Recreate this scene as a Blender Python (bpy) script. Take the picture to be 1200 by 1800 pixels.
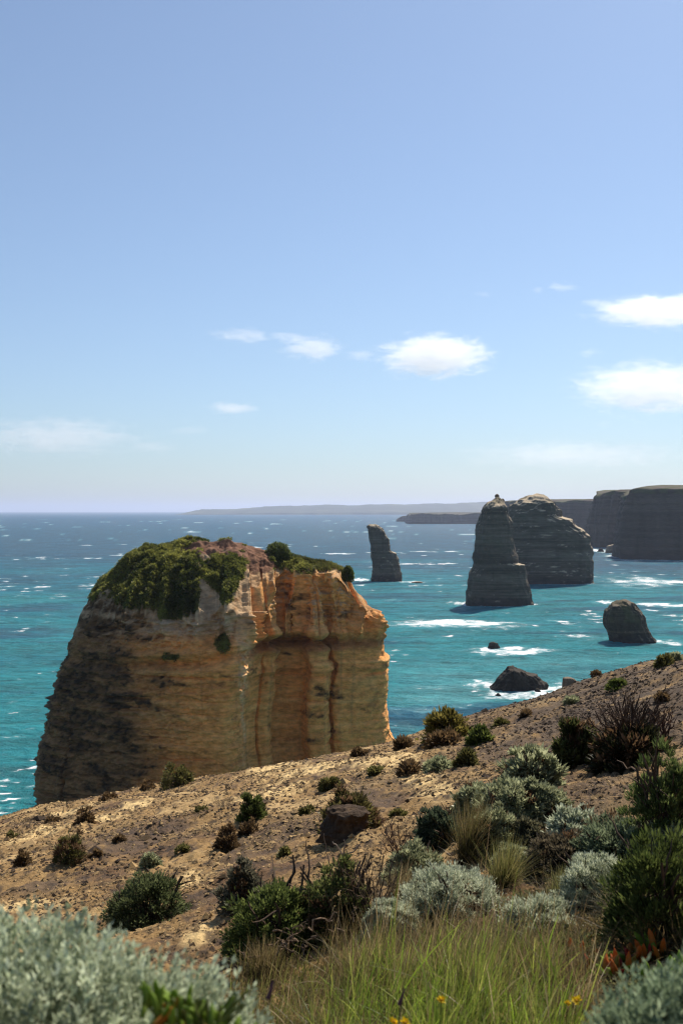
import bpy, math, random
import numpy as np

for o in list(bpy.data.objects):
    bpy.data.objects.remove(o)
scene = bpy.context.scene
COL = scene.collection
R = math.radians

# ------------------------------------------------------------------ camera
EYE = 45.0                      # metres above the sea
FPX = 1800.0                    # focal length in pixels of the 1200x1800 photograph
HOR = 898.0
cam_d = bpy.data.cameras.new('camera')
cam = bpy.data.objects.new('camera', cam_d)
COL.objects.link(cam)
cam.location = (0, 0, EYE)
cam.rotation_euler = (R(90), 0, 0)
cam_d.sensor_fit = 'VERTICAL'
cam_d.sensor_height = 36.0
cam_d.lens = 36.0
cam_d.shift_y = -0.0011
cam_d.clip_start = 0.1
cam_d.clip_end = 200000
cam_d.dof.use_dof = True
cam_d.dof.focus_distance = 19.0
cam_d.dof.aperture_fstop = 3.8
scene.camera = cam

# ------------------------------------------------------------------ light
SUN_EL, SUN_AZ = 49.0, 29.0      # azimuth clockwise from the view direction (+Y)
world = bpy.data.worlds.new('World')
scene.world = world
world.use_nodes = True
wn = world.node_tree
wn.nodes.clear()
w_out = wn.nodes.new('ShaderNodeOutputWorld')
w_bg = wn.nodes.new('ShaderNodeBackground')
w_sky = wn.nodes.new('ShaderNodeTexSky')
w_sky.sky_type = 'NISHITA'
w_sky.sun_disc = False
w_sky.sun_elevation = R(SUN_EL)
w_sky.sun_rotation = R(SUN_AZ)
w_sky.altitude = 50
w_sky.air_density = 1.094
w_sky.dust_density = 0.48
w_sky.ozone_density = 8.26
w_bg.inputs['Strength'].default_value = 0.087
w_tint = wn.nodes.new('ShaderNodeMix')          # white balance of the whole sky
w_tint.data_type = 'RGBA'
w_tint.blend_type = 'MULTIPLY'
w_tint.inputs[0].default_value = 1.0
w_tint.inputs[7].default_value = (0.959, 1.016, 1.028, 1)
w_hsv = wn.nodes.new('ShaderNodeHueSaturation')
w_hsv.inputs['Saturation'].default_value = 0.80
wn.links.new(w_sky.outputs[0], w_hsv.inputs['Color'])
wn.links.new(w_hsv.outputs[0], w_tint.inputs[6])
wn.links.new(w_tint.outputs[2], w_bg.inputs['Color'])
wn.links.new(w_bg.outputs[0], w_out.inputs['Surface'])

sun_d = bpy.data.lights.new('sun', 'SUN')
sun_d.energy = 5.0
sun_d.angle = R(0.53)
sun_d.color = (1.0, 0.90, 0.76)
sun = bpy.data.objects.new('sun', sun_d)
COL.objects.link(sun)
from mathutils import Vector
S = Vector((math.sin(R(SUN_AZ)) * math.cos(R(SUN_EL)), math.cos(R(SUN_AZ)) * math.cos(R(SUN_EL)), math.sin(R(SUN_EL))))
sun.rotation_euler = S.to_track_quat('Z', 'Y').to_euler()
sun.location = (60, 20, 120)

vs = scene.view_settings
vs.view_transform = 'Standard'
vs.look = 'None'
vs.exposure = 0.35
vs.gamma = 1.0
vs.use_curve_mapping = False
scene.render.engine = 'CYCLES'
cy = scene.cycles
cy.max_bounces = 10
cy.diffuse_bounces = 4
cy.glossy_bounces = 3
cy.transmission_bounces = 4
cy.volume_bounces = 6
cy.transparent_max_bounces = 12
cy.volume_step_rate = 1.0
cy.volume_max_steps = 256
cy.use_denoising = True
cy.filter_width = 1.15
cy.sample_clamp_indirect = 6.0
cy.sample_clamp_direct = 0.0
cy.caustics_reflective = False
cy.caustics_refractive = False

# ------------------------------------------------------------------ helpers: noise
rng = np.random.default_rng(11)
_P = rng.permutation(256).astype(np.int64)
_G = rng.normal(size=(256, 3)).astype(np.float32)
_G /= np.linalg.norm(_G, axis=1)[:, None]
_G2 = rng.uniform(0, 2 * np.pi, 256)
_G2 = np.stack([np.cos(_G2), np.sin(_G2)], 1).astype(np.float32)

def n3(x, y, z):
    """gradient noise, about -1..1"""
    x, y, z = np.broadcast_arrays(np.asarray(x, np.float64), np.asarray(y, np.float64), np.asarray(z, np.float64))
    xi, yi, zi = (np.floor(a).astype(np.int64) for a in (x, y, z))
    fx, fy, fz = ((a - b).astype(np.float32) for a, b in ((x, xi), (y, yi), (z, zi)))
    u, v, w = (f * f * f * (f * (f * 6 - 15) + 10) for f in (fx, fy, fz))
    res = 0
    for dx in (0, 1):
        hx = _P[(xi + dx) & 255]
        for dy in (0, 1):
            hy = _P[(hx + yi + dy) & 255]
            for dz in (0, 1):
                g = _G[_P[(hy + zi + dz) & 255]]
                d = g[..., 0] * (fx - dx) + g[..., 1] * (fy - dy) + g[..., 2] * (fz - dz)
                wt = (u if dx else 1 - u) * (v if dy else 1 - v) * (w if dz else 1 - w)
                res = res + d * wt
    return res * 1.6

def n2(x, y):
    x, y = np.broadcast_arrays(np.asarray(x, np.float64), np.asarray(y, np.float64))
    xi, yi = np.floor(x).astype(np.int64), np.floor(y).astype(np.int64)
    fx, fy = (x - xi).astype(np.float32), (y - yi).astype(np.float32)
    u, v = (f * f * f * (f * (f * 6 - 15) + 10) for f in (fx, fy))
    res = 0
    for dx in (0, 1):
        hx = _P[(xi + dx) & 255]
        for dy in (0, 1):
            g = _G2[_P[(hx + yi + dy) & 255]]
            res = res + (g[..., 0] * (fx - dx) + g[..., 1] * (fy - dy)) * (u if dx else 1 - u) * (v if dy else 1 - v)
    return res * 1.5

def fbm2(x, y, o=4, g=0.5):
    s, a = 0, 1.0
    for k in range(o):
        s = s + a * n2(x * 2.03 ** k + 17.3 * k, y * 2.03 ** k - 9.1 * k)
        a *= g
    return s

def fbm3(x, y, z, o=4, g=0.5):
    s, a = 0, 1.0
    for k in range(o):
        f = 2.03 ** k
        s = s + a * n3(x * f + 17.3 * k, y * f - 9.1 * k, z * f + 4.7 * k)
        a *= g
    return s

def sst(a, b, x):
    t = np.clip((x - a) / (b - a), 0, 1)
    return t * t * (3 - 2 * t)

def lerp(a, b, t):
    return a + (b - a) * t

def mixc(c, col, m):
    """blend colour array c (N,3) towards col by mask m (N)"""
    return c + (np.asarray(col)[None, :] - c) * m[:, None]

# ------------------------------------------------------------------ helpers: objects
def tag(o, label=None, cat=None, group=None, kind=None):
    if label: o['label'] = label
    if cat: o['category'] = cat
    if group: o['group'] = group
    if kind: o['kind'] = kind
    return o

def empty(name, loc, label=None, cat=None, group=None):
    o = bpy.data.objects.new(name, None)
    COL.objects.link(o)
    o.location = loc
    o.empty_display_size = 0.2
    return tag(o, label, cat, group)

def mesh_data(name, V, F, mat, col=None, smooth=True):
    V = np.asarray(V, np.float32); F = np.asarray(F, np.int32)
    me = bpy.data.meshes.new(name)
    k = F.shape[1]
    me.vertices.add(len(V)); me.vertices.foreach_set('co', V.ravel())
    me.loops.add(F.size); me.loops.foreach_set('vertex_index', F.ravel())
    me.polygons.add(len(F))
    me.polygons.foreach_set('loop_start', np.arange(0, F.size, k, dtype=np.int32))
    me.polygons.foreach_set('loop_total', np.full(len(F), k, np.int32))
    me.polygons.foreach_set('use_smooth', np.full(len(F), smooth, bool))
    me.update(calc_edges=True)
    if col is not None:
        a = me.color_attributes.new('Col', 'FLOAT_COLOR', 'POINT')
        c = np.ones((len(V), 4), np.float32)
        c[:, :col.shape[1]] = col
        a.data.foreach_set('color', c.ravel())
    me.materials.append(mat)
    return me

def mesh_obj(name, V, F, mat, col=None, parent=None, smooth=True, loc=None):
    """V is given in world space; loc / the parent's place becomes the origin"""
    V = np.asarray(V, np.float64)
    org = np.zeros(3)
    if parent is not None:
        org = np.array(parent.location)
    elif loc is not None:
        org = np.array(loc, float)
    o = bpy.data.objects.new(name, mesh_data(name, V - org, F, mat, col, smooth))
    COL.objects.link(o)
    if parent is not None:
        o.parent = parent
    else:
        o.location = org
    return o

def grid_faces(nr, nc, wrap=False):
    r = np.arange(nr - 1)[:, None]
    c = np.arange(nc if wrap else nc - 1)[None, :]
    c2 = (c + 1) % nc
    a = r * nc + c; b = r * nc + c2; d = (r + 1) * nc + c2; e = (r + 1) * nc + c
    return np.stack([a, b, d, e], -1).reshape(-1, 4)

def X(px, D):
    return (np.asarray(px) - 600.0) / FPX * D

def Z(py, D):
    return EYE - (np.asarray(py) - HOR) / FPX * D

def sea_hit(px, py):
    D = EYE * FPX / (py - HOR)
    return X(px, D), D

# ------------------------------------------------------------------ helpers: materials
def new_mat(name):
    m = bpy.data.materials.new(name)
    m.use_nodes = True
    nt = m.node_tree
    nt.nodes.clear()
    out = nt.nodes.new('ShaderNodeOutputMaterial')
    return m, nt, out

def node(nt, t, **kw):
    n = nt.nodes.new(t)
    for k, v in kw.items():
        if k.startswith('i_'):
            n.inputs[k[2:].replace('_', ' ')].default_value = v
        else:
            setattr(n, k, v)
    return n

def earth_mat(name, scale, lo, hi, bump, bscale, rough=0.92, stretch=(1, 1, 1), scale2=None, spec=0.2):
    """attribute colour broken up by two scales of noise, with bump"""
    m, nt, out = new_mat(name)
    L = nt.links.new
    at = node(nt, 'ShaderNodeAttribute', attribute_name='Col')
    geo = node(nt, 'ShaderNodeNewGeometry')
    mp = node(nt, 'ShaderNodeMapping'); mp.inputs['Scale'].default_value = stretch
    L(geo.outputs['Position'], mp.inputs['Vector'])
    nz = node(nt, 'ShaderNodeTexNoise', i_Scale=scale, i_Detail=7.0, i_Roughness=0.68)
    L(mp.outputs[0], nz.inputs['Vector'])
    mr = node(nt, 'ShaderNodeMapRange'); mr.inputs['From Min'].default_value = 0.3; mr.inputs['From Max'].default_value = 0.7
    mr.inputs['To Min'].default_value = lo; mr.inputs['To Max'].default_value = hi
    L(nz.outputs['Fac'], mr.inputs['Value'])
    mx = node(nt, 'ShaderNodeVectorMath', operation='SCALE')
    L(at.outputs['Color'], mx.inputs[0]); L(mr.outputs[0], mx.inputs['Scale'])
    nb = node(nt, 'ShaderNodeTexNoise', i_Scale=bscale, i_Detail=8.0, i_Roughness=0.7)
    L(geo.outputs['Position'], nb.inputs['Vector'])
    bp = node(nt, 'ShaderNodeBump', i_Strength=0.9, i_Distance=bump)
    L(nb.outputs['Fac'], bp.inputs['Height'])
    bs = node(nt, 'ShaderNodeBsdfPrincipled', i_Roughness=rough)
    bs.inputs['Specular IOR Level'].default_value = spec
    L(mx.outputs[0], bs.inputs['Base Color']); L(bp.outputs[0], bs.inputs['Normal'])
    L(bs.outputs[0], out.inputs['Surface'])
    return m

def leaf_mat(name, transl=0.35, rough=0.5, spec=0.3):
    m, nt, out = new_mat(name)
    L = nt.links.new
    at = node(nt, 'ShaderNodeAttribute', attribute_name='Col')
    bs = node(nt, 'ShaderNodeBsdfPrincipled', i_Roughness=rough)
    bs.inputs['Specular IOR Level'].default_value = spec
    tr = node(nt, 'ShaderNodeBsdfTranslucent')
    mx = node(nt, 'ShaderNodeMixShader'); mx.inputs[0].default_value = transl
    L(at.outputs['Color'], bs.inputs['Base Color']); L(at.outputs['Color'], tr.inputs['Color'])
    L(bs.outputs[0], mx.inputs[1]); L(tr.outputs[0], mx.inputs[2]); L(mx.outputs[0], out.inputs['Surface'])
    return m

M_STACK = earth_mat('limestone_near', 0.8, 0.58, 1.36, 0.34, 1.5, stretch=(1, 1, 2.6))
M_FAR = earth_mat('limestone_far', 0.22, 0.72, 1.25, 0.35, 0.6, stretch=(1, 1, 5.0))
M_COAST = earth_mat('coast', 0.004, 0.8, 1.15, 1.0, 0.02)
M_GROUND = earth_mat('dry_earth', 9.0, 0.55, 1.35, 0.045, 22.0)
M_STONE = earth_mat('stone', 18.0, 0.75, 1.25, 0.008, 60.0)
M_WOOD = earth_mat('wood', 40.0, 0.7, 1.3, 0.003, 90.0)
M_LEAF = leaf_mat('leaf', 0.52)
M_SILVER = leaf_mat('silver_leaf', 0.45, 0.42, 0.45)
M_GRASS = leaf_mat('grass_blade', 0.55, 0.45, 0.35)
M_PETAL = leaf_mat('petal', 0.35, 0.6, 0.2)
# ================================================================== THE SETTING
# ------------------------------------------------------------------ sea stack shapes are needed for foam, so list the rocks first
ROCKS_AT = []    # (x, y, radius x, radius y) of everything standing in the water

# ------------------------------------------------------------------ near slope
_sk = np.array([(-700, 1580), (0, 1440), (180, 1403), (430, 1359), (600, 1327), (700, 1306), (830, 1263), (980, 1213), (1100, 1181), (1200, 1155), (1900, 1010)], float)
_skx = (_sk[:, 0] - 600) / FPX * 35.0
_skz = -(_sk[:, 1] - HOR) / FPX * 35.0
GA, GB, GH = 0.1233, 0.001635, 2.0

def tilt(x):
    t = 0
    for d in (-1.2, -0.6, 0, 0.6, 1.2):
        t = t + np.interp(x + d, _skx, _skz)
    return t / 5 + 8.34

BUMPS = [(-0.95, 1.9, 0.85, 0.95), (-0.28, 2.0, 0.55, 0.5), (1.05, 2.5, 0.6, 0.6), (3.4, 8.2, 0.25, 1.2), (1.6, 9.6, 0.18, 1.0), (-1.2, 6.6, 0.1, 0.6)]

def ground(x, y):
    x = np.asarray(x, float); y = np.asarray(y, float)
    z = -GH - GA * y - GB * y * y + tilt(x)
    z = z + 0.16 * n2(x * 0.33 + 3.1, y * 0.27 + 8.2) * sst(3, 10, y) + 0.07 * n2(x * 0.9, y * 0.8 + 2.2) * sst(3, 8, y) + 0.03 * n2(x * 2.3 + 5, y * 2.0)
    for bx, by, bh, br in BUMPS:
        z = z + bh * np.exp(-((x - bx) ** 2 + (y - by) ** 2) / br ** 2)
    e = np.maximum(y - 37, 0)
    z = z - 0.055 * e * e
    e = np.maximum(-y - 3, 0)
    z = z + 0.12 * e
    return np.maximum(EYE + z, -4.0)

def ground_detail(xf, yf):
    near = sst(50, 40, yf) * sst(-2, 2, yf)
    rough = fbm2(xf * 3.1, yf * 3.1, 3)
    rid = 1 - np.abs(n2(xf * 1.1 + 4, yf * 0.7 - 3))
    crumb = fbm2(xf * 9 + 7, yf * 9, 3, 0.6)
    cl = sst(-0.1, 0.6, n2(xf * 0.5 + 20, yf * 0.45))
    return ground(xf, yf) + near * (0.030 * rough + 0.05 * (rid ** 3) * cl + 0.03 * crumb * (0.45 + 0.8 * cl)), rough

def ground_hit(px, py):
    u = (px - 600) / FPX; t = (py - HOR) / FPX
    ys = np.concatenate([np.arange(1.2, 12, 0.02), np.arange(12, 60, 0.05)])
    zz = ground(u * ys, ys) - (EYE - t * ys)
    i = int(np.argmax(zz > 0)) if (zz > 0).any() else int(np.argmax(zz))
    y = float(ys[i])
    return u * y, y, float(ground(u * y, y))

# pale crusts, dark gravel and reddish soil lie where the photograph shows them
def blobs(lst, x, y):
    m = np.zeros_like(x)
    for px, py, w, dy in lst:
        cx, cyy, _ = ground_hit(px, py)
        rx = w / FPX * cyy
        q = ((x - cx) / rx) ** 2 + ((y - cyy) / dy) ** 2
        m = np.maximum(m, np.exp(-q))
    return m

def right_gravel(x, y):
    return sst(0.8, 4.2, x - 0.10 * (y - 12) + 0.6 * n2(x * 0.4, y * 0.3)) * sst(8, 12, y)

def build_ground():
    ya = np.concatenate([np.linspace(-14, 1.5, 26)[:-1], 1.5 * np.exp(np.linspace(0, math.log(46 / 1.5), 560)), np.linspace(46.5, 75, 40)])
    uu = np.linspace(-1, 1, 760)
    uu = np.sign(uu) * (0.42 * np.abs(uu) + 0.5 * np.abs(uu) ** 5)
    wd = np.where(ya > 0, 2.6 + ya, 2.6 - 0.3 * ya)
    x = uu[None, :] * wd[:, None]; y = np.repeat(ya[:, None], len(uu), 1)
    # let the side skirts reach further
    x = x * (1 + 0.8 * np.maximum(np.abs(uu) - 0.5, 0) * 3)[None, :]
    xf, yf = x.ravel(), y.ravel()
    z, rough = ground_detail(xf, yf)
    # colour of the earth
    c = np.tile(np.array([0.300, 0.186, 0.074]), (len(xf), 1))
    b1 = fbm2(xf * 0.55 + 2, yf * 0.42 + 1, 4)
    b2 = fbm2(xf * 2.2 - 8, yf * 1.7 + 6, 4, 0.6)
    c = mixc(c, (0.150, 0.086, 0.042), sst(0.0, 0.7, b1 + 0.4 * b2))
    c = mixc(c, (0.44, 0.30, 0.135), sst(0.15, 0.8, -b1 + 0.5 * b2))
    dark = blobs([(1180, 1225, 110, 5.0), (1060, 1250, 120, 4.5), (960, 1275, 120, 4.0), (870, 1320, 90, 3.0), (1050, 1390, 150, 2.0), (960, 1420, 120, 1.6),
                  (500, 1460, 90, 1.6), (430, 1500, 70, 1.2), (230, 1475, 120, 1.6), (90, 1440, 60, 1.5), (60, 1560, 80, 0.6), (640, 1400, 50, 2.0),
                  (345, 1590, 40, .5), (690, 1370, 60, 1.6)], xf, yf)
    c = mixc(c, (0.120, 0.080, 0.050), 0.85 * sst(0.2, 0.95, dark + 0.42 * b2 + 0.2 * b1))
    rgt = right_gravel(xf, yf)
    c = mixc(c, (0.098, 0.069, 0.045), 0.9 * rgt * sst(-1.1, 0.2, b2 + 0.5 * b1))
    pale = blobs([(125, 1425, 55, 1.1), (240, 1415, 40, 1.2), (60, 1470, 80, 1.1), (470, 1395, 90, 1.2), (560, 1350, 110, 3.0), (480, 1350, 60, 3), (690, 1330, 80, 3.0), (740, 1365, 40, 1.2), (330, 1555, 45, 0.7),
                  (40, 1590, 60, .5), (350, 1640, 40, .5), (180, 1440, 60, .8), (770, 1390, 45, 1.0)], xf, yf)
    c = mixc(c, (0.66, 0.47, 0.215), sst(0.3, 0.85, pale + 0.3 * b2 + 0.15 * rough))
    # dark weathered crumbs between pale ones
    cr = n2(xf * 5.5, yf * 4.0) + 0.7 * n2(xf * 13, yf * 10)
    c = mixc(c, (0.060, 0.042, 0.030), 0.85 * sst(0.12, 0.75, cr + 0.3 * b1))
    F = grid_faces(len(ya), len(uu))
    o = mesh_obj('ground', np.stack([xf, yf, z], 1), F, M_GROUND, c)
    tag(o, 'dry ochre and grey clifftop slope falling away to the left', kind='structure')
    return o
build_ground()

# ------------------------------------------------------------------ sea
FOAM = [  # photo x, y, half width, half height, strength
    (800, 1096, 120, 7, 1.0), (740, 1099, 60, 5, .7), (880, 1104, 40, 5, .6), (895, 1145, 75, 8, 1.0), (870, 1150, 40, 7, .7),
    (955, 1212, 60, 12, 1.0), (850, 1205, 40, 12, .8), (900, 1222, 70, 8, .8), (760, 1207, 44, 5, .6), (1150, 1022, 80, 8, .9), (1110, 1030, 60, 4, .6), (1070, 1060, 24, 4, .9), (1160, 1063, 60, 4, .9),
    (1165, 1128, 50, 6, .8), (1015, 1119, 40, 5, .7), (830, 1062, 24, 5, 1.0), (806, 1060, 22, 4, .8), (936, 1062, 12, 3, .8), (632, 1019, 16, 3, 1.0), (722, 1023, 30, 2.5, .9), (1055, 968, 26, 5, 1.0), (1085, 978, 30, 3, .8),
    (1120, 985, 60, 2.5, .7), (1180, 986, 40, 2.5, .7), (730, 1250, 70, 9, .55), (800, 1240, 60, 7, .5), (700, 1278, 40, 8, .5), (760, 1232, 50, 5, .4), (690, 1055, 30, 4, .5), (960, 1090, 60, 4, .35), (1000, 1170, 60, 5, .4), (740, 1170, 40, 4, .35),
    (860, 1200, 18, 5, .7), (990, 1205, 24, 6, .7), (1090, 1045, 80, 3, .4), (930, 1125, 40, 3, .3), (700, 1035, 60, 3, .35), (640, 1078, 60, 3, .3),
]

def sea_mat():
    m, nt, out = new_mat('sea_water')
    L = nt.links.new
    at = node(nt, 'ShaderNodeAttribute', attribute_name='Col')     # rgb = water colour, alpha = foam
    geo = node(nt, 'ShaderNodeNewGeometry')
    def noise(sc, det, st, rough=0.6, dist=0.0):
        mp = node(nt, 'ShaderNodeMapping'); mp.inputs['Scale'].default_value = st
        mp.inputs['Rotation'].default_value = (0, 0, R(12))
        L(geo.outputs['Position'], mp.inputs['Vector'])
        n = node(nt, 'ShaderNodeTexNoise', i_Scale=sc, i_Detail=det, i_Roughness=rough, i_Distortion=dist)
        L(mp.outputs[0], n.inputs['Vector'])
        return n
    w1 = noise(0.30, 6.0, (0.5, 1.0, 1.0), 0.72)
    w2 = noise(0.035, 4.0, (0.4, 1.0, 1.0), 0.6)
    bp2 = node(nt, 'ShaderNodeBump', i_Strength=1.0, i_Distance=9.0)
    L(w2.outputs['Fac'], bp2.inputs['Height'])
    bp = node(nt, 'ShaderNodeBump', i_Strength=1.0, i_Distance=3.8)
    L(w1.outputs['Fac'], bp.inputs['Height']); L(bp2.outputs[0], bp.inputs['Normal'])
    df = node(nt, 'ShaderNodeBsdfDiffuse')
    gl = node(nt, 'ShaderNodeBsdfGlossy', i_Roughness=0.22)
    lw = node(nt, 'ShaderNodeFresnel', i_IOR=1.33)
    L(bp.outputs[0], lw.inputs['Normal'])
    fr = node(nt, 'ShaderNodeMapRange'); fr.inputs['To Min'].default_value = 0.05; fr.inputs['To Max'].default_value = 0.30
    L(lw.outputs[0], fr.inputs['Value'])
    bs = node(nt, 'ShaderNodeMixShader'); L(fr.outputs[0], bs.inputs[0])
    wv = node(nt, 'ShaderNodeMath', operation='ADD'); L(w1.outputs['Fac'], wv.inputs[0])
    w3 = noise(0.085, 5.0, (0.3, 1.0, 1.0), 0.65); L(w3.outputs['Fac'], wv.inputs[1])
    wr = node(nt, 'ShaderNodeMapRange'); wr.inputs['From Min'].default_value = 0.75; wr.inputs['From Max'].default_value = 1.25
    wr.inputs['To Min'].default_value = 0.55; wr.inputs['To Max'].default_value = 1.45
    L(wv.outputs[0], wr.inputs['Value'])
    wc = node(nt, 'ShaderNodeVectorMath', operation='SCALE'); L(at.outputs['Color'], wc.inputs[0]); L(wr.outputs[0], wc.inputs['Scale'])  # light and dark of the waves painted into the water colour
    L(wc.outputs[0], df.inputs['Color']); L(bp.outputs[0], df.inputs['Normal']); L(bp.outputs[0], gl.inputs['Normal'])
    L(df.outputs[0], bs.inputs[1]); L(gl.outputs[0], bs.inputs[2])
    # foam: lacy where the mask is weak, solid where it is strong
    f1 = noise(0.55, 7.0, (0.45, 1.0, 1.0), 0.78, 0.8)
    ad = node(nt, 'ShaderNodeMath', operation='ADD'); L(at.outputs['Alpha'], ad.inputs[0]); L(f1.outputs['Fac'], ad.inputs[1])
    mr = node(nt, 'ShaderNodeMapRange', interpolation_type='SMOOTHSTEP')
    mr.inputs['From Min'].default_value = 0.86; mr.inputs['From Max'].default_value = 1.12
    L(ad.outputs[0], mr.inputs['Value'])
    fm = node(nt, 'ShaderNodeBsdfPrincipled', i_Roughness=0.8)
    fm.inputs['Base Color'].default_value = (0.78, 0.82, 0.84, 1)
    fm.inputs['Specular IOR Level'].default_value = 0.1
    mx = node(nt, 'ShaderNodeMixShader')
    L(mr.outputs[0], mx.inputs[0]); L(bs.outputs[0], mx.inputs[1]); L(fm.outputs[0], mx.inputs[2])
    L(mx.outputs[0], out.inputs['Surface'])
    return m

def build_sea():
    ya = np.concatenate([[-3000, -200, 20], 60 * np.exp(np.linspace(0, math.log(1500 / 60), 640)), 1500 * np.exp(np.linspace(0, math.log(60000 / 1500), 70))[1:]])
    uu = np.linspace(-1, 1, 560)
    uu = np.sign(uu) * (0.42 * np.abs(uu) + 0.9 * np.abs(uu) ** 9)
    wd = np.maximum(np.abs(ya) + 30, 90)
    xf = (uu[None, :] * wd[:, None]).ravel(); yf = np.repeat(ya[:, None], len(uu), 1).ravel()
    fall = sst(1500, 300, yf) * sst(40, 90, yf)
    wx = xf * 0.98 + yf * 0.2; wy = yf * 0.98 - xf * 0.2
    z = np.zeros(len(xf))
    near = fall > 0.001
    a, b = wx[near], wy[near]
    h = 0.55 * n2(a * 0.012, b * 0.035) + 0.42 * n2(a * 0.045 + 9, b * 0.11) + 0.22 * n2(a * 0.14, b * 0.3 + 4)
    h += 0.20 * n2(a * 0.34, b * 0.7) + 0.12 * n2(a * 0.8 + 3, b * 1.5)
    z[near] = h * fall[near]
    # water colour: deep blue out at sea, turquoise over the shallow sand near the shore
    rr = np.hypot(xf, yf)
    n_a = fbm2(wx * 0.004, wy * 0.007, 4)
    t = sst(1200, 165, rr + 300 * n_a)
    c = np.tile(np.array([0.006, 0.082, 0.150]), (len(xf), 1))
    c = mixc(c, (0.005, 0.150, 0.215), sst(0.0, 0.55, t))
    c = mixc(c, (0.012, 0.225, 0.265), sst(0.45, 1.0, t))
    right = sst(-0.02, 0.16, xf / np.maximum(rr, 1)) * sst(900, 500, rr)
    c = mixc(c, (0.020, 0.235, 0.275), 0.6 * right * sst(-0.5, 0.5, n_a + 0.2))
    # weed beds and deeper channels
    n_b = fbm2(wx * 0.011 + 30, wy * 0.03, 4)
    c = mixc(c, (0.008, 0.075, 0.145), 0.85 * sst(0.15, 0.75, n_b) * sst(1200, 200, rr))
    shoal = sst(0.02, 0.10, xf / np.maximum(rr, 1)) * sst(330, 215, rr + 60 * n_a)
    c = mixc(c, (0.10, 0.34, 0.37), 0.75 * shoal * sst(-0.7, 0.5, n_b * -1 + 0.2))
    # foam mask
    f = np.zeros(len(xf))
    for px, py, hw, hh, s in FOAM:
        x0, D = sea_hit(px, py)
        rx = hw / FPX * D; ry = hh * D * D / (EYE * FPX)
        sel = (np.abs(xf - x0) < 3 * rx) & (np.abs(yf - D) < 3 * ry)
        wob = n2(xf[sel] * 2.2 / rx + px, yf[sel] * 1.6 / ry) + 0.5 * n2(xf[sel] * 6 / rx, yf[sel] * 4 / ry + py)
        q = ((xf[sel] - x0) / rx) ** 2 + ((yf[sel] - D + 0.08 * (xf[sel] - x0) + 0.35 * ry * n2(xf[sel] * 1.5 / rx, py)) / ry) ** 2
        f[sel] = np.maximum(f[sel], s * 0.66 * np.exp(-0.75 * np.maximum(q + 0.9 * wob, 0)))
    for x0, y0, rx, ry in ROCKS_AT:
        q = np.sqrt(((xf - x0) / rx) ** 2 + ((yf - y0) / ry) ** 2)
        f = np.maximum(f, 0.42 * sst(1.35, 1.0, q + 0.25 * n2(xf * 0.06, yf * 0.06)))
    # scattered whitecaps, doubling as painted sun glitter farther out
    sc = np.clip(rr / 260, 0.8, 8)
    rs = np.maximum(rr, 120)
    ca_ = wx / (8 * (rs / 260) ** 0.8); cb_ = -2 * 260 ** 1.5 / 4.0 * rs ** -0.5
    w = n2(ca_, cb_ + 0.05 * ca_) + 0.6 * n2(ca_ * 3 + 50, cb_ * 2.6)
    f = np.maximum(f, 0.55 * sst(0.42, 1.0, w - 0.08 + 0.7 * n2(wx * 0.005 + 5, wy * 0.009)) * sst(9000, 3500, rr))
    milk = sst(0.15, 0.5, f)
    c = mixc(c, (0.16, 0.42, 0.45), 0.5 * milk)
    colr = np.concatenate([c, f[:, None]], 1)
    o = mesh_obj('sea', np.stack([xf, yf, z], 1), grid_faces(len(ya), len(uu)), sea_mat(), colr)
    tag(o, 'turquoise to deep blue sea with white surf and glitter', kind='structure')

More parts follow.
